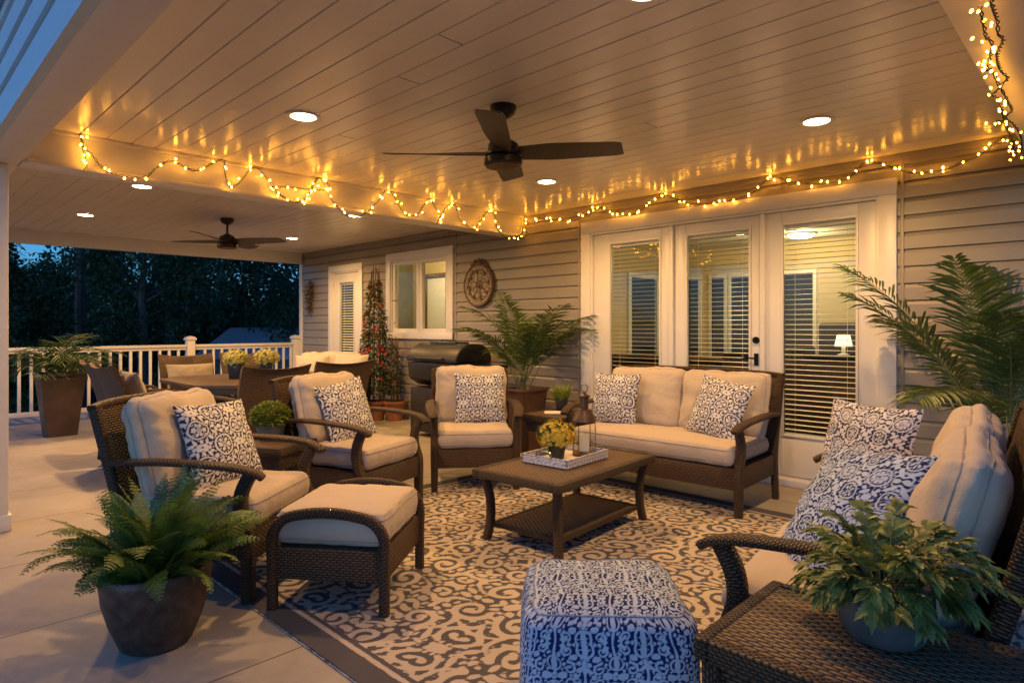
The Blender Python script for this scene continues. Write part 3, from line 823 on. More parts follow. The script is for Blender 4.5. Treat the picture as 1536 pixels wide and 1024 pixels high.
# string lights
bulb = MB(); bulb.ball((0, 0, 0), .0060, 8, 6, (1, 1, 1.5)); 
bulb_src = None
def garland(label, pts, spacing=.085, wob=.008, strands=2, seed=0, outv=(1, 0, 0), maxb=98):
    global bulb_src
    rs = random.Random(seed)
    t = thing('string_lights', label, 'string lights', pts[0], 0, 'warm string lights hung around the porch')
    o = Vector(pts[0]); path = smoothpath([Vector(p)-o for p in pts], 8)
    # resample
    L = [0]
    for i in range(1, len(path)): L.append(L[-1]+(path[i]-path[i-1]).length)
    tot = L[-1]
    def pt(s_):
        for i in range(1, len(L)):
            if L[i] >= s_: 
                k = (s_-L[i-1])/max(1e-6, L[i]-L[i-1]); return path[i-1].lerp(path[i], k)
        return path[-1]
    mb = MB()
    for q_ in range(strands):
        ph = q_*PI; pp = []
        s_ = 0
        while s_ < tot:
            p = pt(s_); a = s_*75+ph
            pp.append(p+Vector((math.cos(a), math.cos(a)*.6, math.sin(a)))*(.0038 if seed in (3, 6) else .006)+Vector((rs.uniform(-1, 1), rs.uniform(-1, 1), rs.uniform(-1, 1)))*.0010); s_ += .009
        mb.sweep(pp, .0042, n=5)
    mb.build('wire', 'wire_green', t)
    nb = min(maxb, int(tot/spacing))
    bsc = rs.uniform(.62, .66) if seed in (3, 6) else 1
    for i in range(nb):
        s_ = tot*(i+.5)/nb+rs.uniform(-.04, .04); p = pt(max(0, min(tot, s_)))
        d = Vector((rs.uniform(-1, 1), rs.uniform(-1, 1), rs.uniform(-1.1, .7))); d += Vector(outv)*1.0
        if Vector(outv).dot(d) < 0: d -= 2*Vector(outv)*Vector(outv).dot(d)
        d = d.normalized()*rs.uniform(.014, .042)
        if bulb_src is None:
            b = bulb.build('bulb', 'bulb_glow', t); bulb_src = b
        else:
            b = bulb_src.copy(); col.objects.link(b); b.parent = t
        b.scale = (bsc*rs.uniform(.85, 1.12),)*3; b.location = p+d; b.location.z = min(b.location.z, HC-.02-t.location.z); b.rotation_euler = (rs.uniform(-.8, .8), rs.uniform(-.8, .8), 0)
    return t
c1 = [(305,490),(320,560),(350,590),(390,640),(430,665),(500,680),(560,680),(600,645),(650,618),(700,635),(750,655),(810,630),(860,610),(863,650),(880,715),(920,700),(960,650),(990,645),(1030,690),(1080,750),(1130,775),(1170,765),(1195,725),(1225,680),(1260,730)]
c2 = [(30,400),(70,440),(120,468),(165,465),(200,420),(240,358),(270,400),(300,460),(340,505),(375,535),(440,530),(500,480),(545,420),(570,412),(600,470),(640,525),(690,530),(720,490),(750,455),(780,500),(800,540),(780,575),(830,490),(870,485),(885,540),(920,575),(960,590),(1010,520),(1045,520),(1060,580),(1085,620),(1120,635),(1170,625),(1185,560),(1188,520)]
hpts = [at(x/2.56, y/2.56, X=XH+.035) for x, y in c1]+[at(400+x/3.072, 150+y/3.072, X=XH+.035) for x, y in c2]
garland('string of warm lights looped in waves along the white beam between the two ceiling bays', hpts, spacing=.072, seed=1)
garland('short end of warm light string dangling at the near left end of the beam', [at(x/2.56, y/2.56, X=XH+.05) for x, y in ((308, 495), (318, 560), (325, 600), (335, 640), (315, 655))], spacing=.05, seed=5)
wp = [(803,327),(830,329),(860,331),(877,322),(899,311),(917,318),(948,322),(970,309),(996,293),(1027,303),(1062,305),(1106,298),(1132,287),(1150,268),(1163,265),(1185,272),(1225,276),(1264,270),(1282,259),(1300,242),(1326,247),(1359,257),(1386,259),(1419,254),(1446,242),(1472,231),(1499,209),(1517,203)]
garland('string of warm lights draped along the siding above the glass doors', [at(x, y, Y=WY-.055) for x, y in wp], spacing=.062, seed=2, outv=(0, -1, 0))
rs = random.Random(4); rp = []
for (px, py) in [(1472, -30), (1476, 5), (1484, 30), (1486, 52), (1493, 60), (1484, 84), (1489, 105), (1500, 118), (1490, 130), (1499, 150), (1506, 166), (1496, 176), (1508, 186), (1520, 205), (1521, 232)]:
    z = 2.20+rs.uniform(-.03, .03) if py < 200 else 2.16
    p = at(px+12, py, Z=z); rp.append((p.x-.0, min(p.y, WY-.06), z))
garland('bunched string of warm lights hanging under the right beam', rp, spacing=.06, seed=3, outv=(-1, 0, 0), strands=3)
p0 = [(p[0]-.03, p[1]+.02, p[2]-.01+.025*math.sin(i*2.3)) for i, p in enumerate(rp)]
garland('second loose strand of warm lights tangled beside the bunched one', p0[1:], spacing=.085, seed=6, outv=(-1, 0, 0), strands=2)

# ================================================================== FURNITURE
def wicker_seat(name, label, cat, W=.68, D=.72, seats=1, loc=(0, 0, 0), rz=0, group=None, cush='cushion', backh=.86, seed=0):
    t = thing(name, label, cat, loc, rz, group)
    hw = W/2; yf = -D/2+.03; yb = D/2-.06
    for s_ in (-1, 1):
        x = s_*(hw-.028)
        b = MB(); pts = smoothpath([(x, yf, 0), (x, yf, .16), (x, yf+.002, .30), (x, yf+.035, .41), (x, yf+.03, .50), (x, yf-.012, .585)], 4)
        k = len(pts); b.sweep(pts, [.048+.012*math.sin(PI*i/(k-1)) for i in range(k)], [.058]*k, n=14, up=(0, 1, 0), power=4); b.build('leg', 'wicker_wrap', t)
        b = MB(); pts = smoothpath([(x, yb+.02, 0), (x, yb, .2), (x, yb, .36), (x, yb+.06, .6), (x, yb+.135, backh)], 4)
        k = len(pts); b.sweep(pts, [.045]*k, [.052]*k, n=14, up=(0, 1, 0), power=4); b.build('leg', 'wicker_wrap', t)
        xo = s_*(hw-.022)
        b = MB(); pts = smoothpath([(xo-s_*.01, yb+.07, .61), (xo+s_*.012, yb-.10, .625), (xo+s_*.025, yb-.28, .632), (xo+s_*.022, yf+.08, .618), (xo+s_*.005, yf-.03, .592), (xo-s_*.005, yf-.075, .565)], 5)
        k = len(pts); b.sweep(pts, [.062+.016*math.sin(PI*i/(k-1)) - (.02 if i == k-1 else 0) for i in range(k)], [.030]*(k-1)+[.018], n=14, power=3); b.build('arm', 'wicker_wrap', t)
    b = MB(); z0, z1 = .185, .325
    b.box((-hw+.056, yf-.018, z0), (hw-.056, yf+.008, z1)); b.box((-hw+.056, yb-.02, z0), (hw-.056, yb+.01, z1))
    for s_ in (-1, 1): b.box((s_*(hw-.03)-.013, yf+.03, z0), (s_*(hw-.03)+.013, yb-.025, z1))
    b.box((-hw+.045, yf+.01, z1-.03), (hw-.045, yb-.022, z1-.005)); b.build('seat_frame', 'wicker', t, bevel=.004)
    # curved woven back
    b = MB(); nx = 10*seats; rows = [(0, .30), (.0, .40), (.05, .60), (.095, .74), (.13, backh-.02), (.137, backh+.0)]
    vs = []; uvv = []
    for side in (0, 1):
        for (dy, z) in rows:
            for i in range(nx+1):
                a = -1+2*i/nx; sag = .02*(1-a*a)
                vs.append((a*(hw-.05), yb+dy+(.016 if side else -.014)+sag, z+(.018*(1-a**4) if z > backh-.03 else 0)))
    nr = len(rows); fs = []
    for r_ in range(nr-1):
        for i in range(nx):
            q_ = (r_*(nx+1)+i, r_*(nx+1)+i+1, (r_+1)*(nx+1)+i+1, (r_+1)*(nx+1)+i); fs.append(q_); fs.append(tuple(nr*(nx+1)+k for k in reversed(q_)))
    for i in range(nx):
        a_ = (nr-1)*(nx+1)+i; fs.append((a_, a_+1, a_+1+nr*(nx+1), a_+nr*(nx+1)))
    b.add(vs, fs); b.build('backrest', 'wicker', t)
    b = MB(); pts = [((-1+2*i/nx)*(hw-.01), yb+.137+.02*(1-(-1+2*i/nx)**2), backh+.008+.018*(1-(-1+2*i/nx)**4)) for i in range(nx+1)]
    b.sweep(pts, .05, .034, n=12, power=3); b.build('top_rail', 'wicker_wrap', t)
    cw = (W-.115)
    cushion('seat_cushion', cw, D-.10, .135, t, (0, yf+(D-.10)/2-.015, .325+.072), seed=seed, bulge=.013, rad=.028, mat=cush, n=32)
    bw_ = cw/seats
    for i in range(seats):
        x = -cw/2+bw_*(i+.5)
        cushion('back_cushion', bw_-.004, .46, .15, t, (x, yb-.075, .672), (R(90-15), 0, R(random.uniform(-1.5, 1.5))), seed=seed+5+i, bulge=.036, rad=.045, wrinkle=.007, rcorner=.055, mat=cush, n=36)
    return t
def ang(fx, fy): return math.atan2(fx, -fy)
G1 = 'wicker armchairs with beige cushions around the rug'
def frm(t, x, y, z): return t.matrix_basis @ Vector((x, y, z)) if False else Matrix.Translation(t.location) @ Matrix.Rotation(t.rotation_euler.z, 4, 'Z') @ Vector((x, y, z))
ch1 = wicker_seat('armchair', 'dark wicker armchair nearest the camera at left, behind the potted fern', 'armchair', loc=(-3.30, 1.26, 0), rz=ang(.8, .6), group=G1, seed=1)
ch2 = dup(ch1, (-3.87, 2.38, 0), ang(.95, .3), 'dark wicker armchair between the near left armchair and the one before the grill')
ch3 = dup(ch1, (-3.80, 3.44, 0), ang(.78, -.62), 'dark wicker armchair in front of the black grill, facing the coffee table')
ls = wicker_seat('loveseat', 'dark wicker two seat loveseat with beige cushions in front of the glass doors', 'loveseat', W=1.42, D=.74, seats=2, loc=(-2.50, 4.27, 0), rz=ang(.04, -1), seed=21, backh=.88)
sf = wicker_seat('loveseat', 'wicker loveseat at the right edge seen from its near arm, blue-lit cushions', 'loveseat', W=1.62, D=.72, seats=2, loc=(-.65, 2.66, 0), rz=ang(-.99, -.12), seed=41, backh=.90)
PIL3 = lambda X, Y, **k: PIL2(X*1.3, Y*1.3, **k)
# pillows: local (x, y, z) of each seat, tilt back
def on(t, x, y, z): return frm(t, x, y, z)
pillow('navy and white medallion pillow on the near left wicker armchair', on(ch1, .03, .02, .66), ch1.rotation_euler.z+R(-14), R(24), seed=1, off=(.02, .03), roll=R(2))
pillow('grey and white medallion pillow on the middle left wicker armchair', on(ch2, .0, .06, .66), ch2.rotation_euler.z+R(-6), R(18), seed=2, off=(.0, .09), roll=R(-7))
pillow('upright grey and white medallion pillow on the armchair before the grill', on(ch3, .06, .06, .665), ch3.rotation_euler.z, R(16), seed=3, off=(.0, .05), w=.42, h=.42)
pillow('medallion pillow at the left end of the loveseat by the glass doors', on(ls, -.50, .03, .665), ls.rotation_euler.z+R(6), R(15), seed=4, off=(.05, .02), w=.42, h=.42)
pillow('tilted medallion pillow at the right end of the loveseat by the glass doors', on(ls, .40, .0, .665), ls.rotation_euler.z+R(-10), R(20), seed=5, off=(.03, .07), roll=R(9))
pillow('grey and white scroll pillow at the far end of the right loveseat', on(sf, -.54, -.14, .68), sf.rotation_euler.z+R(56), R(16), seed=6, pat=PIL3, w=.48, h=.46)
pillow('blue and white scroll pillow leaning at the near end of the right loveseat', on(sf, .42, -.06, .64), sf.rotation_euler.z+R(38), R(34), seed=7, pat=PIL3, mat='print_blue', w=.52, h=.50, off=(.04, .02), roll=R(-8))

# ottoman
ot = thing('ottoman', 'wicker ottoman with beige cushion and arched wicker side at front left', 'ottoman', (-2.65, 1.62, 0), math.atan2(.6, .8))
for s_ in (-1, 1):
    y = s_*.275; x = .255
    b = MB(); pts = smoothpath([(-x, y, 0), (-x, y, .2), (-x+.0, y, .33), (-x+.05, y, .405), (-x+.14, y, .432), (0, y, .442), (x-.14, y, .432), (x-.05, y, .405), (x, y, .33), (x, y, .2), (x, y, 0)], 5)
    b.sweep(pts, .045, .04, n=14, up=(0, 1, 0), power=3.5); b.build('arch_leg', 'wicker_wrap', ot)
b = MB()
for s_ in (-1, 1):
    b.box((-.235, s_*.275-.012, .15), (.235, s_*.275+.012, .285)); b.box((s_*.245-.012, -.25, .15), (s_*.245+.012, .25, .285))
b.box((-.232, -.262, .26), (.232, .262, .283)); b.build('seat_frame', 'wicker', ot, bevel=.003)
cushion('seat_cushion', .50, .52, .15, ot, (0, 0, .363), seed=60, bulge=.014, rad=.028)

# coffee table
ct = thing('coffee_table', 'rectangular woven wicker coffee table with lower shelf on the rug', 'coffee table', (-2.46, 3.02, 0), R(4))
b = MB(); b.box((-.30, -.52, .395), (.30, .52, .42)); b.build('tabletop', 'wicker_top', ct, bevel=.008)
b = MB(); 
for (lo, hi) in (((-.315, -.535, .375), (-.27, .535, .425)), ((.27, -.535, .375), (.315, .535, .425)), ((-.27, -.535, .376), (.27, -.49, .4255)), ((-.27, .49, .376), (.27, .535, .4255))): b.box(lo, hi)
b.build('top_border', 'wicker_fine', ct, bevel=.01, seg=3)
b = MB(); b.box((-.235, -.43, .085), (.235, .43, .10)); b.build('shelf', 'wicker_top', ct, bevel=.004)
b = MB()
for (lo, hi) in (((-.25, -.44, .08), (-.225, .44, .105)), ((.225, -.44, .08), (.25, .44, .105)), ((-.225, -.44, .081), (.225, -.415, .1055)), ((-.225, .415, .081), (.225, .44, .1055))): b.box(lo, hi)
b.build('shelf_border', 'wicker_fine', ct, bevel=.004)
for sx in (-1, 1):
    for sy in (-1, 1):
        b = MB(); b.sweep(smoothpath([(sx*.262, sy*.462, 0), (sx*.245, sy*.445, .12), (sx*.245, sy*.448, .25), (sx*.262, sy*.475, .376)], 5), .046, .046, n=12, up=(0, 1, 0), power=4); b.build('leg', 'wicker_wrap', ct)

# rug
RX0, RX1, RY0, RY1 = -3.95, .35, 1.20, 4.28
rg = MB(); rs_ = .0115; nx = int((RX1-RX0)/rs_); ny = int((RY1-RY0)/rs_)
xs = np.linspace(0, RX1-RX0, nx+1); ys = np.linspace(0, RY1-RY0, ny+1)
A, B = np.meshgrid(xs, ys, indexing='ij')
fld = RUG(A*1.12+.25, B*1.12+.12, warp=.020, ws=3.3)
ed = np.minimum(np.minimum(A, (RX1-RX0)-A), np.minimum(B, (RY1-RY0)-B))
stripe = .011-np.abs(ed-.115)
fld = np.where(ed < .14, stripe, np.minimum(fld, ed-.145)); fld = np.clip(fld, -.02, .02)
Z = .010+0*A
Z = Z+.0012*np.sin(A*5.1+B*2)+.0010*np.sin(B*7.3)
vs = np.stack([A+RX0, B+RY0, Z], -1).reshape(-1, 3)
ii, jj = np.meshgrid(np.arange(nx), np.arange(ny), indexing='ij'); q0 = (ii*(ny+1)+jj).ravel()
fsq = np.stack([q0, q0+ny+1, q0+ny+2, q0+1], -1)
me = bpy.data.meshes.new('area_rug'); me.from_pydata(vs.tolist(), [], fsq.tolist()); me.materials.append(M['print_rug'])
a_ = me.attributes.new('pat', 'FLOAT', 'POINT'); a_.data.foreach_set('value', fld.ravel().astype(np.float32)); me.polygons.foreach_set('use_smooth', [True]*len(me.polygons))
rug = bpy.data.objects.new('area_rug', me); col.objects.link(rug)
tag(rug, 'large charcoal and cream scroll patterned rug under the seating', 'rug')
b = MB(); b.box((RX0-.006, RY0-.006, .0005), (RX1+.006, RY1+.006, .006)); b.build('rug_binding', 'print_rug', rug, bevel=.002)

# pouf
pc = F*1.98+RT*.285
pf = thing('pouf', 'square navy and white floral fabric pouf on the near edge of the rug', 'pouf', (pc.x, pc.y, .012), camo.rotation_euler.z+R(-2))
mb = MB(); n = 120; k = 110; vs = []; fl = []; idx = {}; fs = []
PW, PH = .245, .43
def pmap(p, uv):
    x, y, z = p                                # unit cube -1..1
    e = 9.0
    s3 = (abs(x)**e+abs(y)**e)**(1/e) if (x or y) else 1
    rr = max(abs(x), abs(y))
    kx = x*(rr/s3 if s3 else 1); ky = y*(rr/s3 if s3 else 1)
    bulge = 1+.085*(1-z*z)-.03
    zz = z
    topd = (1-max(abs(x), abs(y))**3)*.05*(1 if z > 0 else 0)*(abs(z) > .999)
    cr = 1-.10*max(0, (abs(z)-.86)/.14)**2
    w_ = PW*bulge*cr
    nz = mnoise.noise(Vector((x*2.2, y*2.2, z*2.2)))*.008
    cor = (max(0, abs(x)-.8)*max(0, abs(y)-.8)/.04)*(max(0, abs(z)-.8)/.2)
    return (kx*(w_+nz), ky*(w_+nz), PH/2+zz*PH/2*(.985)+topd*.55+nz*.5-(.006*cor if z > 0 else 0))
def pface(o, a, b_, na, nb, su, sv, ou, ov):
    base = len(vs)
    for i in range(na+1):
        for j in range(nb+1):
            p = Vector(o)+Vector(a)*(i/na)+Vector(b_)*(j/nb); vs.append(pmap(p, None))
            fl.append(float(PLQ(np.array([1.45*su*(i/na)+ou]), np.array([1.45*sv*(j/nb)+ov]), warp=.006, ws=9)[0]))
    for i in range(na):
        for j in range(nb):
            q_ = base+i*(nb+1)+j; fs.append((q_, q_+nb+1, q_+nb+2, q_+1))
pface((-1, -1, 1), (2, 0, 0), (0, 2, 0), n, n, .5, .5, 0.11, .02); pface((-1, -1, -1), (2, 0, 0), (0, 0, 2), n, k, .5, .45, .11, .09)
pface((1, -1, -1), (0, 2, 0), (0, 0, 2), n, k, .5, .45, .3, .06); pface((-1, 1, -1), (0, -2, 0), (0, 0, 2), n, k, .5, .45, .2, .06); pface((1, 1, -1), (-2, 0, 0), (0, 0, 2), n, k, .5, .45, .2, .06)
mb.add(vs, fs); mb.attr = fl; mb.build('cover', 'print_blue', pf)
mb = MB()
for s_ in (1,):
    pts = []
    for (a, b_) in (((-1, -1), (1, -1)), ((1, -1), (1, 1)), ((1, 1), (-1, 1)), ((-1, 1), (-1, -1))):
        for i in range(20):
            t_ = i/20; pts.append(Vector(pmap((a[0]+(b_[0]-a[0])*t_, a[1]+(b_[1]-a[1])*t_, 1.0), None)))
    pts.append(pts[0]); mb.sweep(pts, .006, n=6, cap=False)
mb.build('seam', 'print_blue', pf)

# side tables
def side_table(label, loc, rz, w, d, h, name='side_table', group='wicker side tables'):
    t = thing(name, label, 'side table', loc, rz, group)
    b = MB(); b.box((-w/2+.03, -d/2+.03, h-.03), (w/2-.03, d/2-.03, h)); b.build('tabletop', 'wicker_top', t, bevel=.003)
    b = MB(); e = .035
    for (lo, hi) in (((-w/2, -d/2, h-.05), (-w/2+e, d/2, h+.004)), ((w/2-e, -d/2, h-.05), (w/2, d/2, h+.004)), ((-w/2+e, -d/2, h-.049), (w/2-e, -d/2+e, h+.0045)), ((-w/2+e, d/2-e, h-.049), (w/2-e, d/2, h+.0045))): b.box(lo, hi)
    b.build('top_border', 'wicker_fine', t, bevel=.006)
    b = MB()
    for (lo, hi) in (((-w/2+.05, -d/2+.03, h-.14), (w/2-.05, -d/2+.05, h-.05)), ((-w/2+.05, d/2-.05, h-.14), (w/2-.05, d/2-.03, h-.05)), ((-w/2+.03, -d/2+.05, h-.14), (-w/2+.05, d/2-.05, h-.05)), ((w/2-.05, -d/2+.05, h-.14), (w/2-.03, d/2-.05, h-.05))): b.box(lo, hi)
    b.build('apron', 'wicker', t, bevel=.003)
    for sx in (-1, 1):
        for sy in (-1, 1):
            b = MB(); b.box((sx*(w/2-.035)-.022, sy*(d/2-.035)-.022, 0), (sx*(w/2-.035)+.022, sy*(d/2-.035)+.022, h-.05)); b.build('leg', 'wicker_wrap', t, bevel=.006)
    return t
et = side_table('large wicker end table in the bottom right corner holding the leafy plant', (-.43, 1.635, 0), R(0), .64, .48, .50)
s1 = side_table('wicker side table between the two left armchairs holding a green flower pot', (-3.98, 1.84, 0), R(30), .42, .42, .50)
s2 = side_table('wicker side table between the back armchair and the loveseat with white booklet', (-3.42, 4.06, 0), R(0), .46, .46, .52)
b = MB(); b.box((-.09, -.06, 0), (.09, .06, .012)); o = b.build('booklet', 'paper', bevel=.002); bp = at(833, 618, Z=.535); o.location = (bp.x, bp.y, .526); o.rotation_euler = (0, 0, R(40)); tag(o, 'white folded booklet lying on the side table beside the loveseat', 'booklet')

# ------------------------------------------------------------------ tray, lantern
tr = thing('tray', 'rectangular white and grey patterned tray on the coffee table', 'tray', (-2.50, 3.04, .427), R(4))
b = MB(); b.box((-.165, -.22, 0), (.165, .22, .008)); b.build('base', 'paper', tr, bevel=.002)
for nm, (lo, hi), ax in (('side', ((-.17, -.225, .0), (-.16, .225, .05)), 1), ('side', ((.16, -.225, 0), (.17, .225, .05)), 1), ('end', ((-.16, -.225, 0), (.16, -.215, .05)), 0), ('end', ((-.16, .215, 0), (.16, .225, .05)), 0)):
    b = MB(); n = 60; vs = []; fl = []; fs = []
    L0 = (lo[1], hi[1]) if ax else (lo[0], hi[0])
    for o_ in (0, 1):
        base = len(vs)
        for i in range(n+1):
            for j in range(9):
                s_ = L0[0]+(L0[1]-L0[0])*i/n; z = .05*j/8
                vs.append(((hi[0] if o_ else lo[0]), s_, z) if ax else (s_, (hi[1] if o_ else lo[1]), z)); fl.append(float(TRAY(np.array([s_]), np.array([z]))[0]))
        for i in range(n):
            for j in range(8):
                q_ = base+i*9+j; fs.append((q_, q_+9, q_+10, q_+1) if o_ == ax else (q_, q_+1, q_+10, q_+9))
    m9 = (n+1)*9
    for i in range(n): fs.append((i*9+8, (i+1)*9+8, m9+(i+1)*9+8, m9+i*9+8))
    b.add(vs, fs); b.attr = fl; b.build(nm, 'print_tray', tr)
for s_ in (-1, 1):
    b = MB(); b.sweep(smoothpath([(-.05, s_*.222, .03), (-.052, s_*.226, .07), (-.035, s_*.228, .082), (.035, s_*.228, .082), (.052, s_*.226, .07), (.05, s_*.222, .03)], 4), .007, n=8); b.build('handle', 'chrome', tr)
ln = thing('lantern', 'bronze glass-sided lantern with white candle standing in the tray', 'lantern', (-2.47, 3.19, .436), R(20))
b = MB(); b.lathe([(.001, 0), (.075, 0), (.078, .012), (.066, .025), (.001, .026)], 28); b.build('base', 'bronze', ln)
b = MB(); b.lathe([(.064, .026), (.074, .06), (.074, .17), (.062, .21), (.045, .225)], 32); b.build('glass_globe', 'glass_clear', ln)
b = MB(); b.lathe([(.078, .215), (.075, .228), (.05, .275), (.046, .29), (.026, .293), (.026, .36), (.034, .366), (.034, .378), (.012, .388), (.012, .40), (.001, .402)], 28); b.build('roof', 'bronze', ln)
b = MB()
for i in range(4):
    a = PI/4+i*PI/2; b.sweep([(.077*math.cos(a), .077*math.sin(a), .01), (.080*math.cos(a), .080*math.sin(a), .12), (.076*math.cos(a), .076*math.sin(a), .22)], .005, n=6)
b.build('frame_wire', 'bronze', ln)
b = MB(); pts = [(.022*math.cos(a), 0, .425+.024*math.sin(a)) for a in [2*PI*i/20 for i in range(21)]]; b.sweep(pts, .006, n=6); b.build('ring', 'bronze', ln)
b = MB(); b.lathe([(.032, .026), (.032, .13), (.026, .134), (.001, .130)], 24); b.build('candle', 'candle', ln)

# ------------------------------------------------------------------ plants
def leafq(mb, p, d, up, L, w, droop=.2, seg_=3, fold=.15, mi=0):
    """pointed leaf strip"""
    d = d.normalized(); s_ = d.cross(up)
    if s_.length < 1e-4: s_ = Vector((1, 0, 0))
    s_.normalize(); nn = s_.cross(d).normalized()
    vs = [p]; prof = {2: [1.0], 3: [.85, .8], 4: [.7, 1.0, .6]}[seg_]
    for i, k in enumerate(prof):
        t = (i+1)/seg_; c = p+d*L*t-Vector((0, 0, 1))*droop*L*t*t
        vs += [c-s_*w*k/2+nn*fold*w*k, c, c+s_*w*k/2+nn*fold*w*k]
    vs.append(p+d*L-Vector((0, 0, 1))*droop*L)
    fs = [(0, 2, 1), (0, 3, 2)]; m = len(prof)
    for i in range(m-1):
        a = 1+3*i; fs += [(a, a+1, a+4, a+3), (a+1, a+2, a+5, a+4)]
    a = 1+3*(m-1); e = len(vs)-1; fs += [(a, a+1, e), (a+1, a+2, e)]
    mb.add(vs, fs, mi=mi)
def frondpath(p, az, pitch, L, arch, n=14, side=0):
    pts = [Vector(p)]; a = pitch; z = az
    for i in range(n):
        t = i/n; st_ = L/n
        pts.append(pts[-1]+Vector((math.cos(z)*math.cos(a), math.sin(z)*math.cos(a), math.sin(a)))*st_)
        a -= arch/n*(.4+1.2*t); z += side/n
    return pts
def palm(label, loc, potmb, potmat, nf, hgt, spread, rs, group=None, lw=.014, ll=.22, lmat='leaf_palm', name='potted_palm', az0=0, pot_top=.5, pit=(50, 82), arch=(60, 120), n=22, stem=.25, soilr=.12, scale=1):
    t = thing(name, label, 'potted plant', loc, 0, group)
    potmb.build('pot', potmat, t, bevel=0 if potmat == 'x' else .006)
    b = MB(); b.lathe([(.001, pot_top-.03), (soilr, pot_top-.035)], 20); b.build('soil', 'soil', t)
    st_ = MB(); lf = MB()
    for i in range(nf):
        az = az0+2*PI*i/nf*2.4+rs.uniform(-.3, .3); pt_ = R(rs.uniform(*pit)); L = hgt*rs.uniform(.7, 1.08)*(1 if pt_ > R(60) else .9)
        base = (rs.uniform(-.04, .04), rs.uniform(-.04, .04), pot_top-.03)
        pts = frondpath(base, az, pt_, L, R(rs.uniform(*arch)), 18, rs.uniform(-.4, .4))
        k = len(pts); st_.sweep(pts, [.011*(1-.8*j/k)*scale for j in range(k)], n=5)
        for j in range(int(n*1.0)):
            s_ = stem+(1-stem)*j/(n-1); q_ = s_*(k-1); i0 = min(int(q_), k-2); p = pts[i0].lerp(pts[i0+1], q_-i0); d = (pts[i0+1]-pts[i0]).normalized()
            up_ = Vector((0, 0, 1)); sd_ = d.cross(up_); sd_ = sd_.normalized() if sd_.length > 1e-3 else Vector((1, 0, 0)); u2 = sd_.cross(d)
            lc = ll*(math.sin(PI*min(.97, .18+.78*(j/(n-1))))**.7)*rs.uniform(.85, 1.1)
            for sg in (-1, 1):
                dd = d*(.75+.3*j/n)+sd_*sg+u2*rs.uniform(.05, .35)
                leafq(lf, p, dd, u2, lc, lw*rs.uniform(.8, 1.2), droop=rs.uniform(.15, .5), seg_=3, fold=.25)
    st_.build('stems', 'stem', t); lf.build('fronds', lmat, t, smooth=False)
    return t
rs = random.Random(11)
pot = MB(); pot.lathe([(.15, 0), (.205, .60), (.22, .605), (.22, .63), (.19, .63), (.18, .55)], 4, cap=False)
pot.v = [(x*math.cos(PI/4)-y*math.sin(PI/4), x*math.sin(PI/4)+y*math.cos(PI/4), z) for x, y, z in pot.v]
pot.v = [(x*1.25, y*1.25, z) for x, y, z in pot.v]
palm('feathery green palm in a reddish square planter between the grill and the doors', (-4.40, 4.66, 0), pot, 'redwood', 18, 1.10, .5, rs, pot_top=.62, soilr=.2, ll=.28, lw=.020, n=28, pit=(60, 88), arch=(35, 90), stem=.32)
pot = MB(); pot.lathe([(.001, 0), (.14, 0), (.19, .3), (.2, .34), (.18, .34), (.17, .3)], 28)
rs = random.Random(21)
palm('tall feathery palm behind the right loveseat against the siding', (-.46, 4.36, 0), pot, 'planter_dark', 15, 1.60, .6, rs, pot_top=.33, soilr=.16, ll=.31, lw=.021, n=38, pit=(58, 88), arch=(30, 90), stem=.45, name='potted_palm')
# tall planter by the railing
pot = MB(); pot.lathe([(.17, 0), (.25, .68), (.265, .685), (.265, .72), (.235, .72), (.22, .62)], 4)
pot.v = [((x*math.cos(PI/4)-y*math.sin(PI/4))*1.2, (x*math.sin(PI/4)+y*math.cos(PI/4))*1.2, z) for x, y, z in pot.v]
rs = random.Random(31)
tp = at(90, 652, Z=0)
palm('drooping narrow leaved plant in a tall tapered brown planter by the railing', (tp.x, tp.y, 0), pot, 'planter_brown', 26, .78, .5, rs, pot_top=.71, soilr=.24, ll=.30, lw=.018, n=16, pit=(25, 80), arch=(70, 140), stem=.15, lmat='leaf_dark', name='planter')

# foreground fern
def pinnate(mb, pts, wmax, rs, n=26, mi=0):
    k = len(pts); roll = rs.uniform(-.9, .9)
    for j in range(n):
        s_ = .10+.9*j/(n-1); q_ = min(s_*(k-1), k-1.001); i0 = int(q_); p = pts[i0].lerp(pts[i0+1], q_-i0); d = (pts[i0+1]-pts[i0]).normalized()
        sd_ = d.cross(Vector((0, 0, 1))); sd_ = sd_.normalized() if sd_.length > 1e-3 else Vector((1, 0, 0)); u2 = sd_.cross(d)
        sd_ = (sd_*math.cos(roll)+u2*math.sin(roll)).normalized(); u2 = sd_.cross(d)
        L = wmax*(math.sin(PI*min(.96, .22+.74*s_))**.8)*rs.uniform(.85, 1.1)
        for sg in (-1, 1):
            dd = (sd_*sg+d*.45+u2*rs.uniform(-.05, .2)).normalized()
            m = 5
            for q2 in range(m):
                t_ = (q2+.3)/m; c = p+dd*L*t_-Vector((0, 0, 1))*.25*L*t_*t_
                for s2 in (-1, 1):
                    d2 = (dd*.75+dd.cross(u2)*s2*.9).normalized()
                    leafq(mb, c, d2, u2, L*.40*(1-.5*t_), L*.26*(1-.4*t_), droop=.1, seg_=2, fold=.1, mi=mi)
            leafq(mb, p+dd*L*.6-Vector((0, 0, .09*L)), dd, u2, L*.42, L*.12, droop=.2, seg_=2, mi=mi)
fl_ = at(235, 962, Z=0)
fn = thing('potted_fern', 'bushy green fern in a round dark speckled pot in the left foreground', 'potted plant', (fl_.x, fl_.y, 0))
b = MB(); b.lathe([(.001, 0), (.115, 0), (.13, .012), (.165, .10), (.19, .19), (.198, .27), (.198, .295), (.192, .305), (.178, .305), (.172, .26), (.15, .24), (.001, .24)], 48); b.build('pot', 'planter_dark', fn)
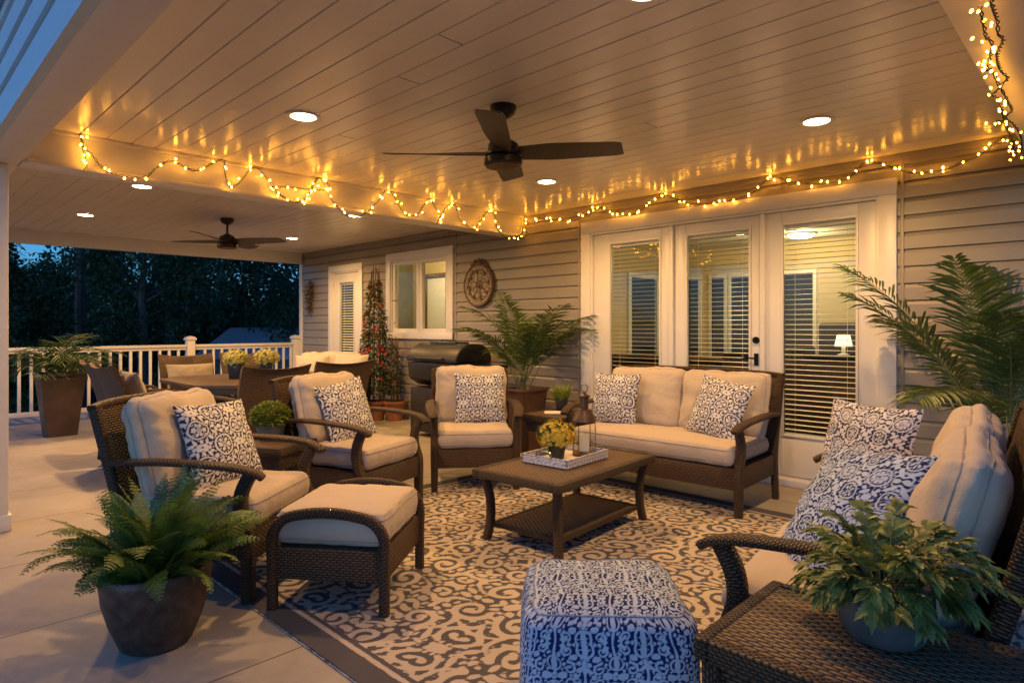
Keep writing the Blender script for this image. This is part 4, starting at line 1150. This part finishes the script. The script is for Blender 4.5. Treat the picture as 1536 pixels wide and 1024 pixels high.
b = MB(); b.lathe([(.001, .262), (.174, .255)], 24); b.build('soil', 'soil', fn)
rs = random.Random(5); st_ = MB(); lf = MB()
for i in range(64):
    az = i*2.399+rs.uniform(-.2, .2); inner = i < 20
    pt_ = R(rs.uniform(62, 88)) if inner else R(rs.uniform(32, 72)); L = rs.uniform(.38, .52) if inner else rs.uniform(.30, .47)
    rr = rs.uniform(0, .06) if inner else rs.uniform(.04, .12)
    pts = frondpath((rr*math.cos(az), rr*math.sin(az), .25), az, pt_, L, R(rs.uniform(25, 60)) if inner else R(rs.uniform(50, 100)), 14, rs.uniform(-.5, .5))
    k = len(pts); st_.sweep(pts, [.004*(1-.7*j/k) for j in range(k)], n=4); pinnate(lf, pts, rs.uniform(.045, .075), rs, n=22)
st_.build('stems', 'stem', fn); lf.build('fronds', 'leaf_fern', fn, smooth=False)

# leafy plant on the end table
lp = thing('potted_plant', 'bushy plant with toothed leaves in a blue-grey glazed pot on the end table', 'potted plant', (-.42, 1.715, .505))
b = MB(); b.lathe([(.001, 0), (.078, 0), (.095, .02), (.108, .07), (.104, .115), (.098, .125), (.106, .132), (.106, .148), (.09, .15), (.086, .11), (.001, .10)], 40); b.build('pot', 'glaze_blue', lp)
b = MB(); b.lathe([(.001, .125), (.09, .12)], 20); b.build('soil', 'soil', lp)
rs = random.Random(9); st_ = MB(); lf = MB()
def toothed(mb, p, d, up, L, w, rs, droop=.2):
    """lance leaf with toothed edge"""
    d = d.normalized(); s_ = d.cross(up); s_ = s_.normalized() if s_.length > 1e-3 else Vector((1, 0, 0)); nn = s_.cross(d).normalized()
    prof = [(0, .02), (.12, .45), (.2, .38), (.34, .95), (.42, .72), (.56, .95), (.63, .62), (.76, .66), (.82, .36), (1, 0)]
    vs = []
    for (t_, k) in prof:
        c = p+d*L*t_-Vector((0, 0, 1))*droop*L*t_*t_; vs += [c-s_*w*k/2+nn*w*k*.16, c, c+s_*w*k/2+nn*w*k*.16]
    fs = []
    for i in range(len(prof)-1):
        a = 3*i; fs += [(a, a+1, a+4, a+3), (a+1, a+2, a+5, a+4)]
    mb.add(vs, fs)
for i in range(54):
    az = i*2.399+rs.uniform(-.3, .3); pt_ = R(rs.uniform(8, 88)); L = rs.uniform(.10, .165)*(1.0 if pt_ < R(50) else 1.2)
    pts = frondpath((.03*math.cos(az), .03*math.sin(az), .12), az, max(pt_, R(12)), L, R(rs.uniform(35, 115)), 9, rs.uniform(-.4, .4))
    k = len(pts); st_.sweep(pts, [.0045*(1-.6*j/k) for j in range(k)], n=4)
    for j in (3, 5, 6, 7, 8, 9):
        p = pts[j]; d = (pts[j]-pts[j-1]).normalized(); sd_ = d.cross(Vector((0, 0, 1))); sd_ = sd_.normalized() if sd_.length > 1e-3 else Vector((1, 0, 0)); u2 = sd_.cross(d)
        dirs = [d+sd_*.9, d-sd_*.9] + ([d] if j == 9 else [])+([d+sd_*.4, d-sd_*.4] if j > 7 else [])
        for dd in dirs:
            toothed(lf, p, dd+u2*rs.uniform(-.25, .35), u2+sd_*rs.uniform(-.4, .4), rs.uniform(.038, .062), rs.uniform(.018, .028), rs, droop=rs.uniform(.1, .5))
for i in range(3):
    pts = frondpath((0, 0, .13), R(-10+40*i), R(30), .27, R(60), 12, .2); st_.sweep(pts, .004, n=4)
    for j in range(5, 13, 1):
        d = (pts[j]-pts[j-1]).normalized(); sd_ = d.cross(Vector((0, 0, 1))).normalized()
        for sg in (-1, 1): toothed(lf, pts[j], d+sd_*sg*.8, Vector((0, 0, 1)), .045, .016, rs)
st_.build('stems', 'stem', lp); lf.build('leaves', 'leaf_variegated', lp, smooth=False)

def mum(label, loc, pr, ph, br, bz, pmat, lmat, rs, n=330, sq=False, pot='black_plastic', group=None, flat=.8, petals=True, name='potted_flowers'):
    t = thing(name, label, 'potted flowers', loc, rs.uniform(0, 1), group)
    b = MB()
    b.lathe([(.001, 0), (pr*.8, 0), (pr, ph), (pr*.93, ph), (pr*.9, ph*.85), (.001, ph*.85)], 4 if sq else 24)
    b.build('pot', pot, t, bevel=.003 if sq else 0)
    lf = MB(); fl = MB()
    for i in range(n):
        z = 1-2*(i+.5)/n; 
        if z < -.55: continue
        a = i*2.39996; r_ = math.sqrt(1-z*z); d = Vector((r_*math.cos(a), r_*math.sin(a), z*flat)); jit = rs.uniform(.80, 1.06)
        p = Vector((0, 0, bz))+d*br*jit
        if petals and rs.random() < .8:
            m = 7; up_ = Vector((rs.uniform(-1, 1), rs.uniform(-1, 1), rs.uniform(-1, 1)))
            t1 = d.cross(up_).normalized(); t2 = d.cross(t1).normalized(); s_ = br*.155*rs.uniform(.8, 1.2)
            for q_ in range(m):
                aa = 2*PI*q_/m; dd = t1*math.cos(aa)+t2*math.sin(aa)+d.normalized()*rs.uniform(.2, .6); leafq(fl, p, dd, d, s_, s_*.55, droop=0, seg_=2, fold=.05)
        else:
            for q_ in range(4): leafq(lf, p*.97+Vector((0, 0, bz*.03)), d+Vector((rs.uniform(-1, 1), rs.uniform(-1, 1), rs.uniform(-.6, 1))), Vector((0, 0, 1)), br*.28, br*.13, droop=.1, seg_=2)
    for i in range(n//2):
        d = Vector((rs.gauss(0, 1), rs.gauss(0, 1), rs.gauss(0, .7))).normalized(); leafq(lf, Vector((0, 0, bz))+d*br*.55, d+Vector((rs.uniform(-.5, .5), rs.uniform(-.5, .5), rs.uniform(-.5, .5))), Vector((0, 0, 1)), br*.35, br*.16, seg_=2)
    lf.build('leaves', lmat, t, smooth=False)
    if petals: fl.build('blooms', pmat, t, smooth=False)
    return t
rs = random.Random(3)
mum('yellow chrysanthemum in a black pot inside the coffee table tray', (-2.53, 2.99, .436), .055, .085, .115, .14, 'petal_yellow', 'leaf_dark', rs)
dz = .74
for (px, py, lab) in ((354, 568, 'pale yellow chrysanthemum in a square dark pot, left of the pair on the dining table'), (400, 566, 'pale yellow chrysanthemum in a square dark pot, right of the pair on the dining table')):
    p = at(px, py, Z=dz); mum(lab, (p.x, p.y, dz+.001), .085, .15, .118, .195, 'petal_pale', 'leaf_yellowgreen', rs, n=260, sq=True, group='flower pots on the dining table', flat=.72)
p = at(406, 658, Z=.5); mum('lime green leafy plant in a grey ribbed pot on the left side table', (p.x, p.y, .506), .095, .095, .118, .148, 'petal_pale', 'leaf_yellowgreen', rs, n=420, pot='pot_grey', petals=False, flat=.7, name='potted_plant')
# grassy plant on side table
gp = thing('potted_plant', 'small bright green grassy plant in a black pot beside the palm planter', 'potted plant', (-3.52, 4.22, .526))
b = MB(); b.lathe([(.055, 0), (.075, .10), (.068, .10), (.06, .08)], 4, cap=False); b.build('pot', 'black_plastic', gp)
lf = MB()
for i in range(330):
    a = rs.uniform(0, 2*PI); r_ = rs.uniform(0, .05); leafq(lf, Vector((r_*math.cos(a), r_*math.sin(a), .08)), Vector((math.cos(a)*rs.uniform(.1, .8), math.sin(a)*rs.uniform(.1, .8), 1)), Vector((math.cos(a), math.sin(a), 0)), rs.uniform(.08, .19), .009, droop=rs.uniform(.0, .35), seg_=3)
lf.build('leaves', 'leaf_yellowgreen', gp, smooth=False)

# ------------------------------------------------------------------ dining set
DT = (-6.3, 2.78)
dt = thing('dining_table', 'dark octagonal-cornered wooden dining table in the far bay', 'dining table', (DT[0], DT[1], 0))
b = MB(); a, c = .72, .78; k = .25
oc = [(-a, -c+k), (-a+k, -c), (a-k, -c), (a, -c+k), (a, c-k), (a-k, c), (-a+k, c), (-a, c-k)]
for (z0, z1, s_) in ((.705, .74, 1.0), (.64, .705, .88)):
    vs = [(x*s_, y*s_, z) for z in (z0, z1) for x, y in oc]; b.add(vs, [tuple(range(7, -1, -1)), tuple(range(8, 16))]+[(i, (i+1) % 8, 8+(i+1) % 8, 8+i) for i in range(8)])
b.build('tabletop', 'dark_wood', dt, bevel=.006)
for (x, y) in ((-.25, -.3), (.25, -.3), (-.25, .3), (.25, .3)):
    b = MB(); b.sweep([(x*1.6, y*1.6, 0), (x*1.3, y*1.3, .1), (x, y, .35), (x, y, .64)], .085, n=10, power=4); b.build('leg', 'dark_wood', dt)
def dchair(label, loc, rz, src=[None]):
    if src[0] is not None: return dup(src[0], loc, rz, label)
    t = thing('dining_chair', label, 'dining chair', loc, rz, 'brown wicker dining chairs around the table'); src[0] = t
    for s_ in (-1, 1):
        b = MB(); b.sweep([(s_*.24, -.24, 0), (s_*.25, -.24, .42)], .04, n=10, power=4); b.build('leg', 'wicker_wrap', t)
        b = MB(); b.sweep([(s_*.24, .24, 0), (s_*.24, .21, .42)], .04, n=10, power=4); b.build('leg', 'wicker_wrap', t)
        b = MB(); b.sweep(smoothpath([(s_*.265, .25, .66), (s_*.285, .05, .665), (s_*.28, -.2, .655), (s_*.27, -.25, .60), (s_*.26, -.245, .42)], 4), .045, .03, n=10, power=3); b.build('arm', 'wicker_wrap', t)
    b = MB(); b.box((-.255, -.25, .34), (.255, .22, .42)); b.build('seat', 'wicker', t, bevel=.01)
    b = MB(); nx, rows = 10, [(.20, .38), (.235, .55), (.285, .75), (.345, .90), (.375, .94)]; vs = []
    for side in (0, 1):
        for (y, z) in rows:
            for i in range(nx+1):
                a_ = -1+2*i/nx; vs.append((a_*(.27+.03*(z-.4)), y+(.02 if side else -.012)+.03*(1-a_*a_), z-(.03*(1-a_*a_) if z > .92 else 0)))
    nr = len(rows); fs = []
    for r_ in range(nr-1):
        for i in range(nx):
            q_ = (r_*(nx+1)+i, r_*(nx+1)+i+1, (r_+1)*(nx+1)+i+1, (r_+1)*(nx+1)+i); fs.append(q_); fs.append(tuple(nr*(nx+1)+k_ for k_ in reversed(q_)))
        for e_ in (0, nx): 
            q_ = (r_*(nx+1)+e_, (r_+1)*(nx+1)+e_, nr*(nx+1)+(r_+1)*(nx+1)+e_, nr*(nx+1)+r_*(nx+1)+e_); fs.append(q_ if e_ else tuple(reversed(q_)))
    for i in range(nx):
        a_ = (nr-1)*(nx+1)+i; fs.append((a_, a_+1, a_+1+nr*(nx+1), a_+nr*(nx+1)))
    b.add(vs, fs); b.build('backrest', 'wicker', t)
    cushion('seat_cushion', .47, .44, .06, t, (0, -.02, .45), seed=3, bulge=.01, rad=.02, mat='cream', pipemat='cream', n=12)
    return t
d1 = dchair('wicker dining chair on the near side of the table, its back to the camera', (-5.28, 2.32, 0), ang(-1, 0))
dchair('wicker dining chair with only its top showing right of the near one', (-5.55, 3.12, 0), ang(-1, .05))
d2 = dchair('outer left of the two dining chairs seen edge-on at the left end of the table', (-6.72, 1.78, 0), ang(.02, 1))
d3 = dchair('inner right of the two dining chairs seen edge-on, with a woven bolster', (-6.12, 1.74, 0), ang(-.04, 1))
d4 = dchair('wicker dining chair at the far side facing the camera with a lumbar pillow', (-7.45, 2.55, 0), ang(1, -.1))
d5 = dchair('wicker dining chair on the far side half hidden by the yellow flower pots', (-7.45, 3.25, 0), ang(1, 0))
PLN = Pattern(.05, .05, .002, [], seed=2)
for (t_, lab, w_, h_) in ((d3, 'tan woven bolster pillow on the edge-on dining chair', .44, .36), (d4, 'tan woven lumbar pillow on the far dining chair', .5, .28)):
    pillow(lab, on(t_, 0, .12, .70), t_.rotation_euler.z, R(18), w=w_, h=h_, T=.12, mat='tweed', seed=8, group='tan woven pillows on the dining chairs')
# cream seat by wall
cs = wicker_seat('armchair', 'wicker armchair with cream cushions by the far wall below the flowering trellis', 'armchair', W=.95, D=.72, loc=(-7.35, 4.18, 0), rz=ang(.75, -.65), seed=70, cush='cream', backh=.78)
pillow('plump cream pillow on the left of the far cream armchair', on(cs, -.26, .08, .68), cs.rotation_euler.z, R(18), w=.44, h=.42, T=.2, mat='cream', seed=12, group='cream pillows on the far armchair')
pillow('plump cream pillow on the right of the far cream armchair', on(cs, .24, .06, .68), cs.rotation_euler.z+R(-8), R(18), w=.46, h=.44, T=.2, mat='cream', seed=13, group='cream pillows on the far armchair')

# ------------------------------------------------------------------ grill
gr = thing('grill', 'black barrel barbecue grill with closed lid against the siding', 'grill', (-5.52, 4.62, 0), R(0))
def barrel(x0, x1, prof, mb):
    n = len(prof); vs = []
    for x in (x0, x1): vs += [(x, y, z) for y, z in prof]
    mb.add(vs, [(i, (i+1) % n, n+(i+1) % n, n+i) for i in range(n)]+[tuple(range(n-1, -1, -1)), tuple(range(n, 2*n))])
b = MB(); prof = [(.27, .86), (.262, .93), (.20, 1.02), (.11, 1.06), (-.08, 1.065), (-.19, 1.01), (-.262, .92), (-.27, .86)]; barrel(-.44, .44, prof, b); b.build('lid', 'grill_black', gr, bevel=.02, seg=3)
b = MB(); prof = [(-.26, .85), (-.23, .66), (-.10, .58), (.10, .58), (.23, .66), (.26, .85)]; barrel(-.43, .43, prof, b); b.build('firebox', 'grill_black', gr, bevel=.01)
b = MB(); b.sweep([(-.25, -.30, .90), (.25, -.30, .90)], .025, n=10); b.sweep([(-.25, -.30, .90), (-.25, -.24, .90)], .014, n=8); b.sweep([(.25, -.30, .90), (.25, -.24, .90)], .014, n=8); b.build('handle', 'grill_black', gr)
b = MB(); b.box((-.42, -.22, .06), (.42, .22, .56)); b.build('cabinet', 'grill_black', gr, bevel=.01)
b = MB()
for x in (-.36, .36):
    for y in (-.18, .18): b.sweep([(x-.02, y, .03), (x+.02, y, .03)], .06, n=16)
b.build('wheel', 'black_plastic', gr)
b = MB(); b.box((.46, -.22, .80), (.74, .22, .84)); b.build('side_shelf', 'grill_black', gr, bevel=.006)
b = MB(); b.box((-.22, -.09, 1.05), (.24, .10, 1.078)); b.sweep([(-.12, 0, 1.07), (-.1, 0, 1.10), (.12, 0, 1.10), (.14, 0, 1.07)], .016, n=8); b.build('vent_top', 'grill_black', gr, bevel=.003)

# ------------------------------------------------------------------ wall decor
wc = at(720, 428, Y=WY-.03)
pl = thing('wall_medallion', 'round weathered bronze wall plate with scroll crest between window and palm', 'wall decor', (wc.x, WY-.03, wc.z))
b = MB(); b.lathe([(.001, .012), (.10, .016), (.18, .010), (.20, .03), (.235, .034), (.252, .015), (.25, .0), (.001, 0)], 56); b.v = [(x, -z, y) for x, y, z in b.v]
b.build('plate', 'plate_bronze' if 'plate_bronze' in M else 'bronze', pl)
m, nt_, bs = newmat('plate_relief'); o_ = coords(nt_); v_ = N(nt_, 'ShaderNodeTexVoronoi'); v_.inputs['Scale'].default_value = 26; nt_.links.new(o_, v_.inputs['Vector'])
nn_ = noise_n(nt_, 30, 5, o_, .7); mr_ = N(nt_, 'ShaderNodeMapRange'); nt_.links.new(nn_, mr_.inputs[0]); mr_.inputs[1].default_value = .42; mr_.inputs[2].default_value = .6
nt_.links.new(mixc(nt_, mr_.outputs[0], (.13, .085, .05), (.34, .27, .19)), bs.inputs['Base Color']); bs.inputs['Roughness'].default_value = .55; bump(nt_, bs, v_.outputs['Distance'], .8, .02)
pl_plate = [o for o in col.objects if o.parent == pl][0]; pl_plate.data.materials[0] = m
b = MB()
for i in range(8):
    a = 2*PI*i/8; pts = []; aa = a+1.2; p = Vector((.055*math.cos(a), -.016, .055*math.sin(a)))
    for q_ in range(26): pts.append(p.copy()); p += Vector((math.cos(aa), 0, math.sin(aa)))*.010; aa += -.26+.055*q_*(1 if q_ > 8 else .3)
    b.sweep(pts, .011, n=6)
for rr_ in (.05, .185): b.sweep([(rr_*math.cos(2*PI*q_/40), -.016, rr_*math.sin(2*PI*q_/40)) for q_ in range(41)], .010, n=6)
b.ball((0, -.02, 0), .03, 12, 8, (1, .5, 1)); b.build('scrollwork', 'twig', pl)
b = MB(); b.lathe([(.225, .012), (.232, .04), (.25, .044), (.262, .03), (.258, .004)], 56); b.v = [(x, -z, y) for x, y, z in b.v]; b.build('rim', 'twig', pl)
b = MB(); rs = random.Random(2)
for i in range(9):
    a = R(40+100*i/8); p0 = Vector((.13*math.cos(a), -.012, .17+.10*math.sin(a)))
    pts = [p0]; aa = a
    for q_ in range(16):
        aa += (.28 if i % 2 else -.28)*(1+q_*.08); pts.append(pts[-1]+Vector((math.cos(aa), 0, math.sin(aa)))*.014)
    b.sweep(pts, .009, n=6)
for i in range(5):
    a = R(90+(i-2)*16); b.sweep([(.25*math.cos(a), -.012, .25*math.sin(a)), (.30*math.cos(a), -.015, .33*math.sin(a))], [.02, .006], n=6)
b.build('crest', 'bronze', pl)
wr = thing('wall_hanging', 'small dried twig wall hanging beside the railing post', 'wall decor', (-9.62, WY-.05, 1.75))
b = MB(); rs = random.Random(8)
for i in range(60):
    z = rs.uniform(-.3, .28); b.sweep([(rs.uniform(-.05, .05), rs.uniform(-.02, .02), z), (rs.uniform(-.12, .12), rs.uniform(-.06, .01), z+rs.uniform(-.15, .12))], [.01, .003], n=4)
b.build('twigs', 'twig', wr)
b = MB()
for i in range(120): leafq(b, Vector((rs.uniform(-.08, .08), rs.uniform(-.05, 0), rs.uniform(-.22, .22))), Vector((rs.gauss(0, 1), rs.gauss(0, 1), rs.gauss(0, 1))), Vector((0, 1, .1)), .07, .035, seg_=2)
b.build('dried_leaves', 'leaf_autumn', wr, smooth=False)

def trellis(label, loc, h, r, rs, red=True, nl=2600):
    t = thing('trellis_plant', label, 'climbing plant', loc, 0, 'climbing plants on the far wall')
    b = MB(); b.lathe([(.001, 0), (.11, 0), (.15, .22), (.165, .225), (.165, .26), (.14, .26), (.13, .2)], 28); b.build('pot', 'terracotta', t)
    b = MB(); top = Vector((0, 0, h))
    for i in range(7):
        a = 2*PI*i/7; b.sweep([(r*.55*math.cos(a), r*.55*math.sin(a), .2), (r*.5*math.cos(a), r*.5*math.sin(a), h*.55), (.05*math.cos(a+.4), .05*math.sin(a+.4), h+rs.uniform(-.05, .05))], [.018, .014, .012], n=6)
    for z in (.6, .95, 1.3, 1.6):
        rr = r*.52*(1 if z < h*.55 else (h-z)/(h*.45)+.12); pts = [(rr*math.cos(2*PI*q_/16), rr*math.sin(2*PI*q_/16), z) for q_ in range(17)]; b.sweep(pts, .01, n=5)
    b.build('trellis', 'twig', t)
    lf = MB(); au = MB(); fl = MB()
    for i in range(nl):
        z = rs.uniform(.35, h*.93) if rs.random() < .75 else rs.uniform(.35, h*.6); rr = r*(1.0 if z < h*.5 else max(.28, 1.0-(z-h*.5)/(h*.5)*.8))*rs.uniform(.5, 1.05)
        a = rs.uniform(0, 2*PI); p = Vector((rr*math.cos(a), rr*math.sin(a), z)); mbx = au if (rs.random() < .2+.6*(z/h)**4) else lf
        leafq(mbx, p, Vector((math.cos(a)+rs.gauss(0, .7), math.sin(a)+rs.gauss(0, .7), rs.gauss(-.2, .7))), Vector((rs.gauss(0, .5), rs.gauss(0, .5), 1)), rs.uniform(.035, .07), rs.uniform(.02, .035), seg_=2)
    if red:
        for i in range(34):
            z = rs.uniform(.55, 1.55); a = rs.uniform(-2.6, .4); rr = r*(1.05 if z < h*.5 else .8); p = Vector((rr*math.cos(a), rr*math.sin(a), z))
            fl = MB()
            for q_ in range(9): leafq(fl, p, Vector((rs.gauss(0, 1), rs.gauss(0, 1), rs.gauss(0, 1))), Vector((0, 0, 1)), .042, .034, seg_=2)
            fl.build('bloom', 'petal_red', t, smooth=False)
    lf.build('leaves', 'leaf_dark', t, smooth=False); au.build('dry_leaves', 'leaf_autumn', t, smooth=False)
rs = random.Random(14)
tx = at(563, 500, Y=4.78); trellis('tall conical twig trellis with red flowers between the far door and window', (tx.x, 4.78, 0), 2.02, .19, rs)
tx = at(592, 560, Y=4.95); trellis('short thin autumn-coloured climber beside the red flowered trellis', (tx.x, 4.95, 0), 1.1, .08, rs, red=False, nl=420)

# ------------------------------------------------------------------ beyond the railing
def tree(label, loc, h, cr, rs, n=5200, trunk=.16, cb=.25, sc=.17, lean=0):
    t = thing('tree', label, 'tree', loc, rs.uniform(0, 6), 'dark trees beyond the railing')
    b = MB(); tp_ = Vector((lean, 0, h*.93))
    pts = [Vector((0, 0, -.3)).lerp(tp_, q_/8)+Vector((rs.uniform(-1, 1), rs.uniform(-1, 1), 0))*.06*(q_ > 0) for q_ in range(9)]
    b.sweep(pts, [trunk*2*(1-.85*q_/8) for q_ in range(9)], n=9)
    cl = []
    for i in range(26):
        z = h*(cb+(1-cb)*(i+.5)/26); a = rs.uniform(0, 2*PI); k_ = (z/h-cb)/(1-cb); rr = cr*(math.sin(PI*min(1, .15+.85*k_))**.6)*rs.uniform(.45, 1.0)
        s0 = Vector((lean*z/h, 0, z*.88)); e0 = Vector((lean*z/h+rr*math.cos(a), rr*math.sin(a), z+rs.uniform(-.1, .5)))
        b.sweep([s0, s0.lerp(e0, .5)+Vector((0, 0, .15)), e0], [trunk*.5, trunk*.28, .02], n=5); cl.append((e0, rs.uniform(.5, 1.0)*cr*.42)); cl.append((s0.lerp(e0, .55), cr*.3))
    b.build('trunk', 'bark', t)
    lf = MB()
    for i in range(n):
        c, r_ = cl[rs.randrange(len(cl))]; d = Vector((rs.gauss(0, 1), rs.gauss(0, 1), rs.gauss(0, .75))); d = d.normalized()*r_*rs.random()**.45
        leafq(lf, c+d, Vector((rs.gauss(0, 1), rs.gauss(0, 1), rs.gauss(-.2, .6))), Vector((rs.gauss(0, .4), rs.gauss(0, .4), 1)), sc*rs.uniform(.7, 1.3), sc*.6, seg_=2)
    lf.build('crown', 'leaf_tree', t, smooth=False)
    return t
rs = random.Random(77)
def gpos(px, d): 
    p = F*d+RT*((px-CX)/FPX*d); return (p.x, p.y, -1.3)
tl = ['slim bare trunked tree rising at the left of the view over the railing', 'dark tree left of the tall tapered planter', 'dense dark tree behind the left half of the railing', 'dark leafy tree behind the dining chairs', 'tall trunked tree behind the middle railing post',
      'dark tree left of the shed roof', 'dark leafy tree directly behind the shed', 'dark tree at the wall end of the railing', 'distant dark tree left', 'distant dark tree in the middle', 'distant dark tree right', 'far background tree at left', 'far background tree at right', 'low dark bushy tree behind the left railing', 'low dark bushy tree behind the middle railing', 'low dark bushy tree by the shed']
tdef = [(122, 17, 9.5, 1.5, .20, .66), (12, 15, 4.4, 1.2, .14, .2), (178, 22, 7.4, 2.2, .18, .2), (215, 16, 7.2, 2.0, .14, .25), (258, 19, 9.0, 2.0, .19, .35), (300, 23, 8.4, 2.6, .18, .2), (385, 24, 8.2, 2.4, .18, .25), (452, 20, 7.6, 2.2, .16, .25),
        (80, 30, 5.6, 3.0, .2, .1), (330, 32, 10.0, 3.2, .2, .1), (430, 32, 10.2, 3.2, .2, .1), (150, 36, 7.0, 3.2, .2, .1), (250, 36, 9.5, 3.4, .2, .1), (60, 18, 3.2, 1.8, .1, .05), (210, 20, 3.4, 2.0, .1, .05), (310, 21, 3.2, 1.8, .1, .05)]
for lab, (px, d, h, cr, tk, cb) in zip(tl, tdef):
    tree(lab, gpos(px, d), h, cr, rs, n=6500, trunk=tk, cb=cb, sc=.05+.0055*d)
# wood behind
wd = MB(); rs = random.Random(5)
for i in range(30000):
    a = rs.uniform(-60, 620); d = rs.uniform(40, 52); p = F*d+RT*((a-CX)/FPX*d); z = -1.0+rs.random()**1.2*(5.0+1.3*math.sin(a*.03)+1.2*math.sin(a*.11))
    leafq(wd, Vector((p.x, p.y, z)), Vector((rs.gauss(0, 1), rs.gauss(0, 1), rs.gauss(0, 1))), Vector((rs.gauss(0, .6), rs.gauss(0, .6), 1)), .42, .3, seg_=2)
wd.build('woodland', 'leaf_tree', smooth=False, kind='stuff', label='dense dark woodland far beyond the yard', cat='woodland')
sh = thing('shed', 'small shed with blue-lit gabled roof beyond the railing', 'shed', gpos(412, 19.5), math.atan2(RT.y, RT.x)+R(-6))
b = MB(); b.box((-1.6, -1.2, 0), (2.6, 1.2, 1.75)); b.build('wall', 'shed_wall', sh)
b = MB(); zt = 2.52; ze = 1.7
vs = [(-1.75, -1.45, ze), (2.75, -1.45, ze), (2.75, 0, zt), (-1.45, 0, zt), (-1.75, 1.45, ze), (2.75, 1.45, ze)]
vs += [(x, y, z-.08) for x, y, z in vs]
b.add(vs, [(0, 1, 2, 3), (3, 2, 5, 4), (6, 9, 8, 7), (9, 10, 11, 8), (0, 3, 9, 6), (3, 4, 10, 9), (0, 6, 7, 1), (4, 5, 11, 10), (1, 7, 8, 2), (2, 8, 11, 5)]); b.build('roof', 'roof_shingle', sh, smooth=False)
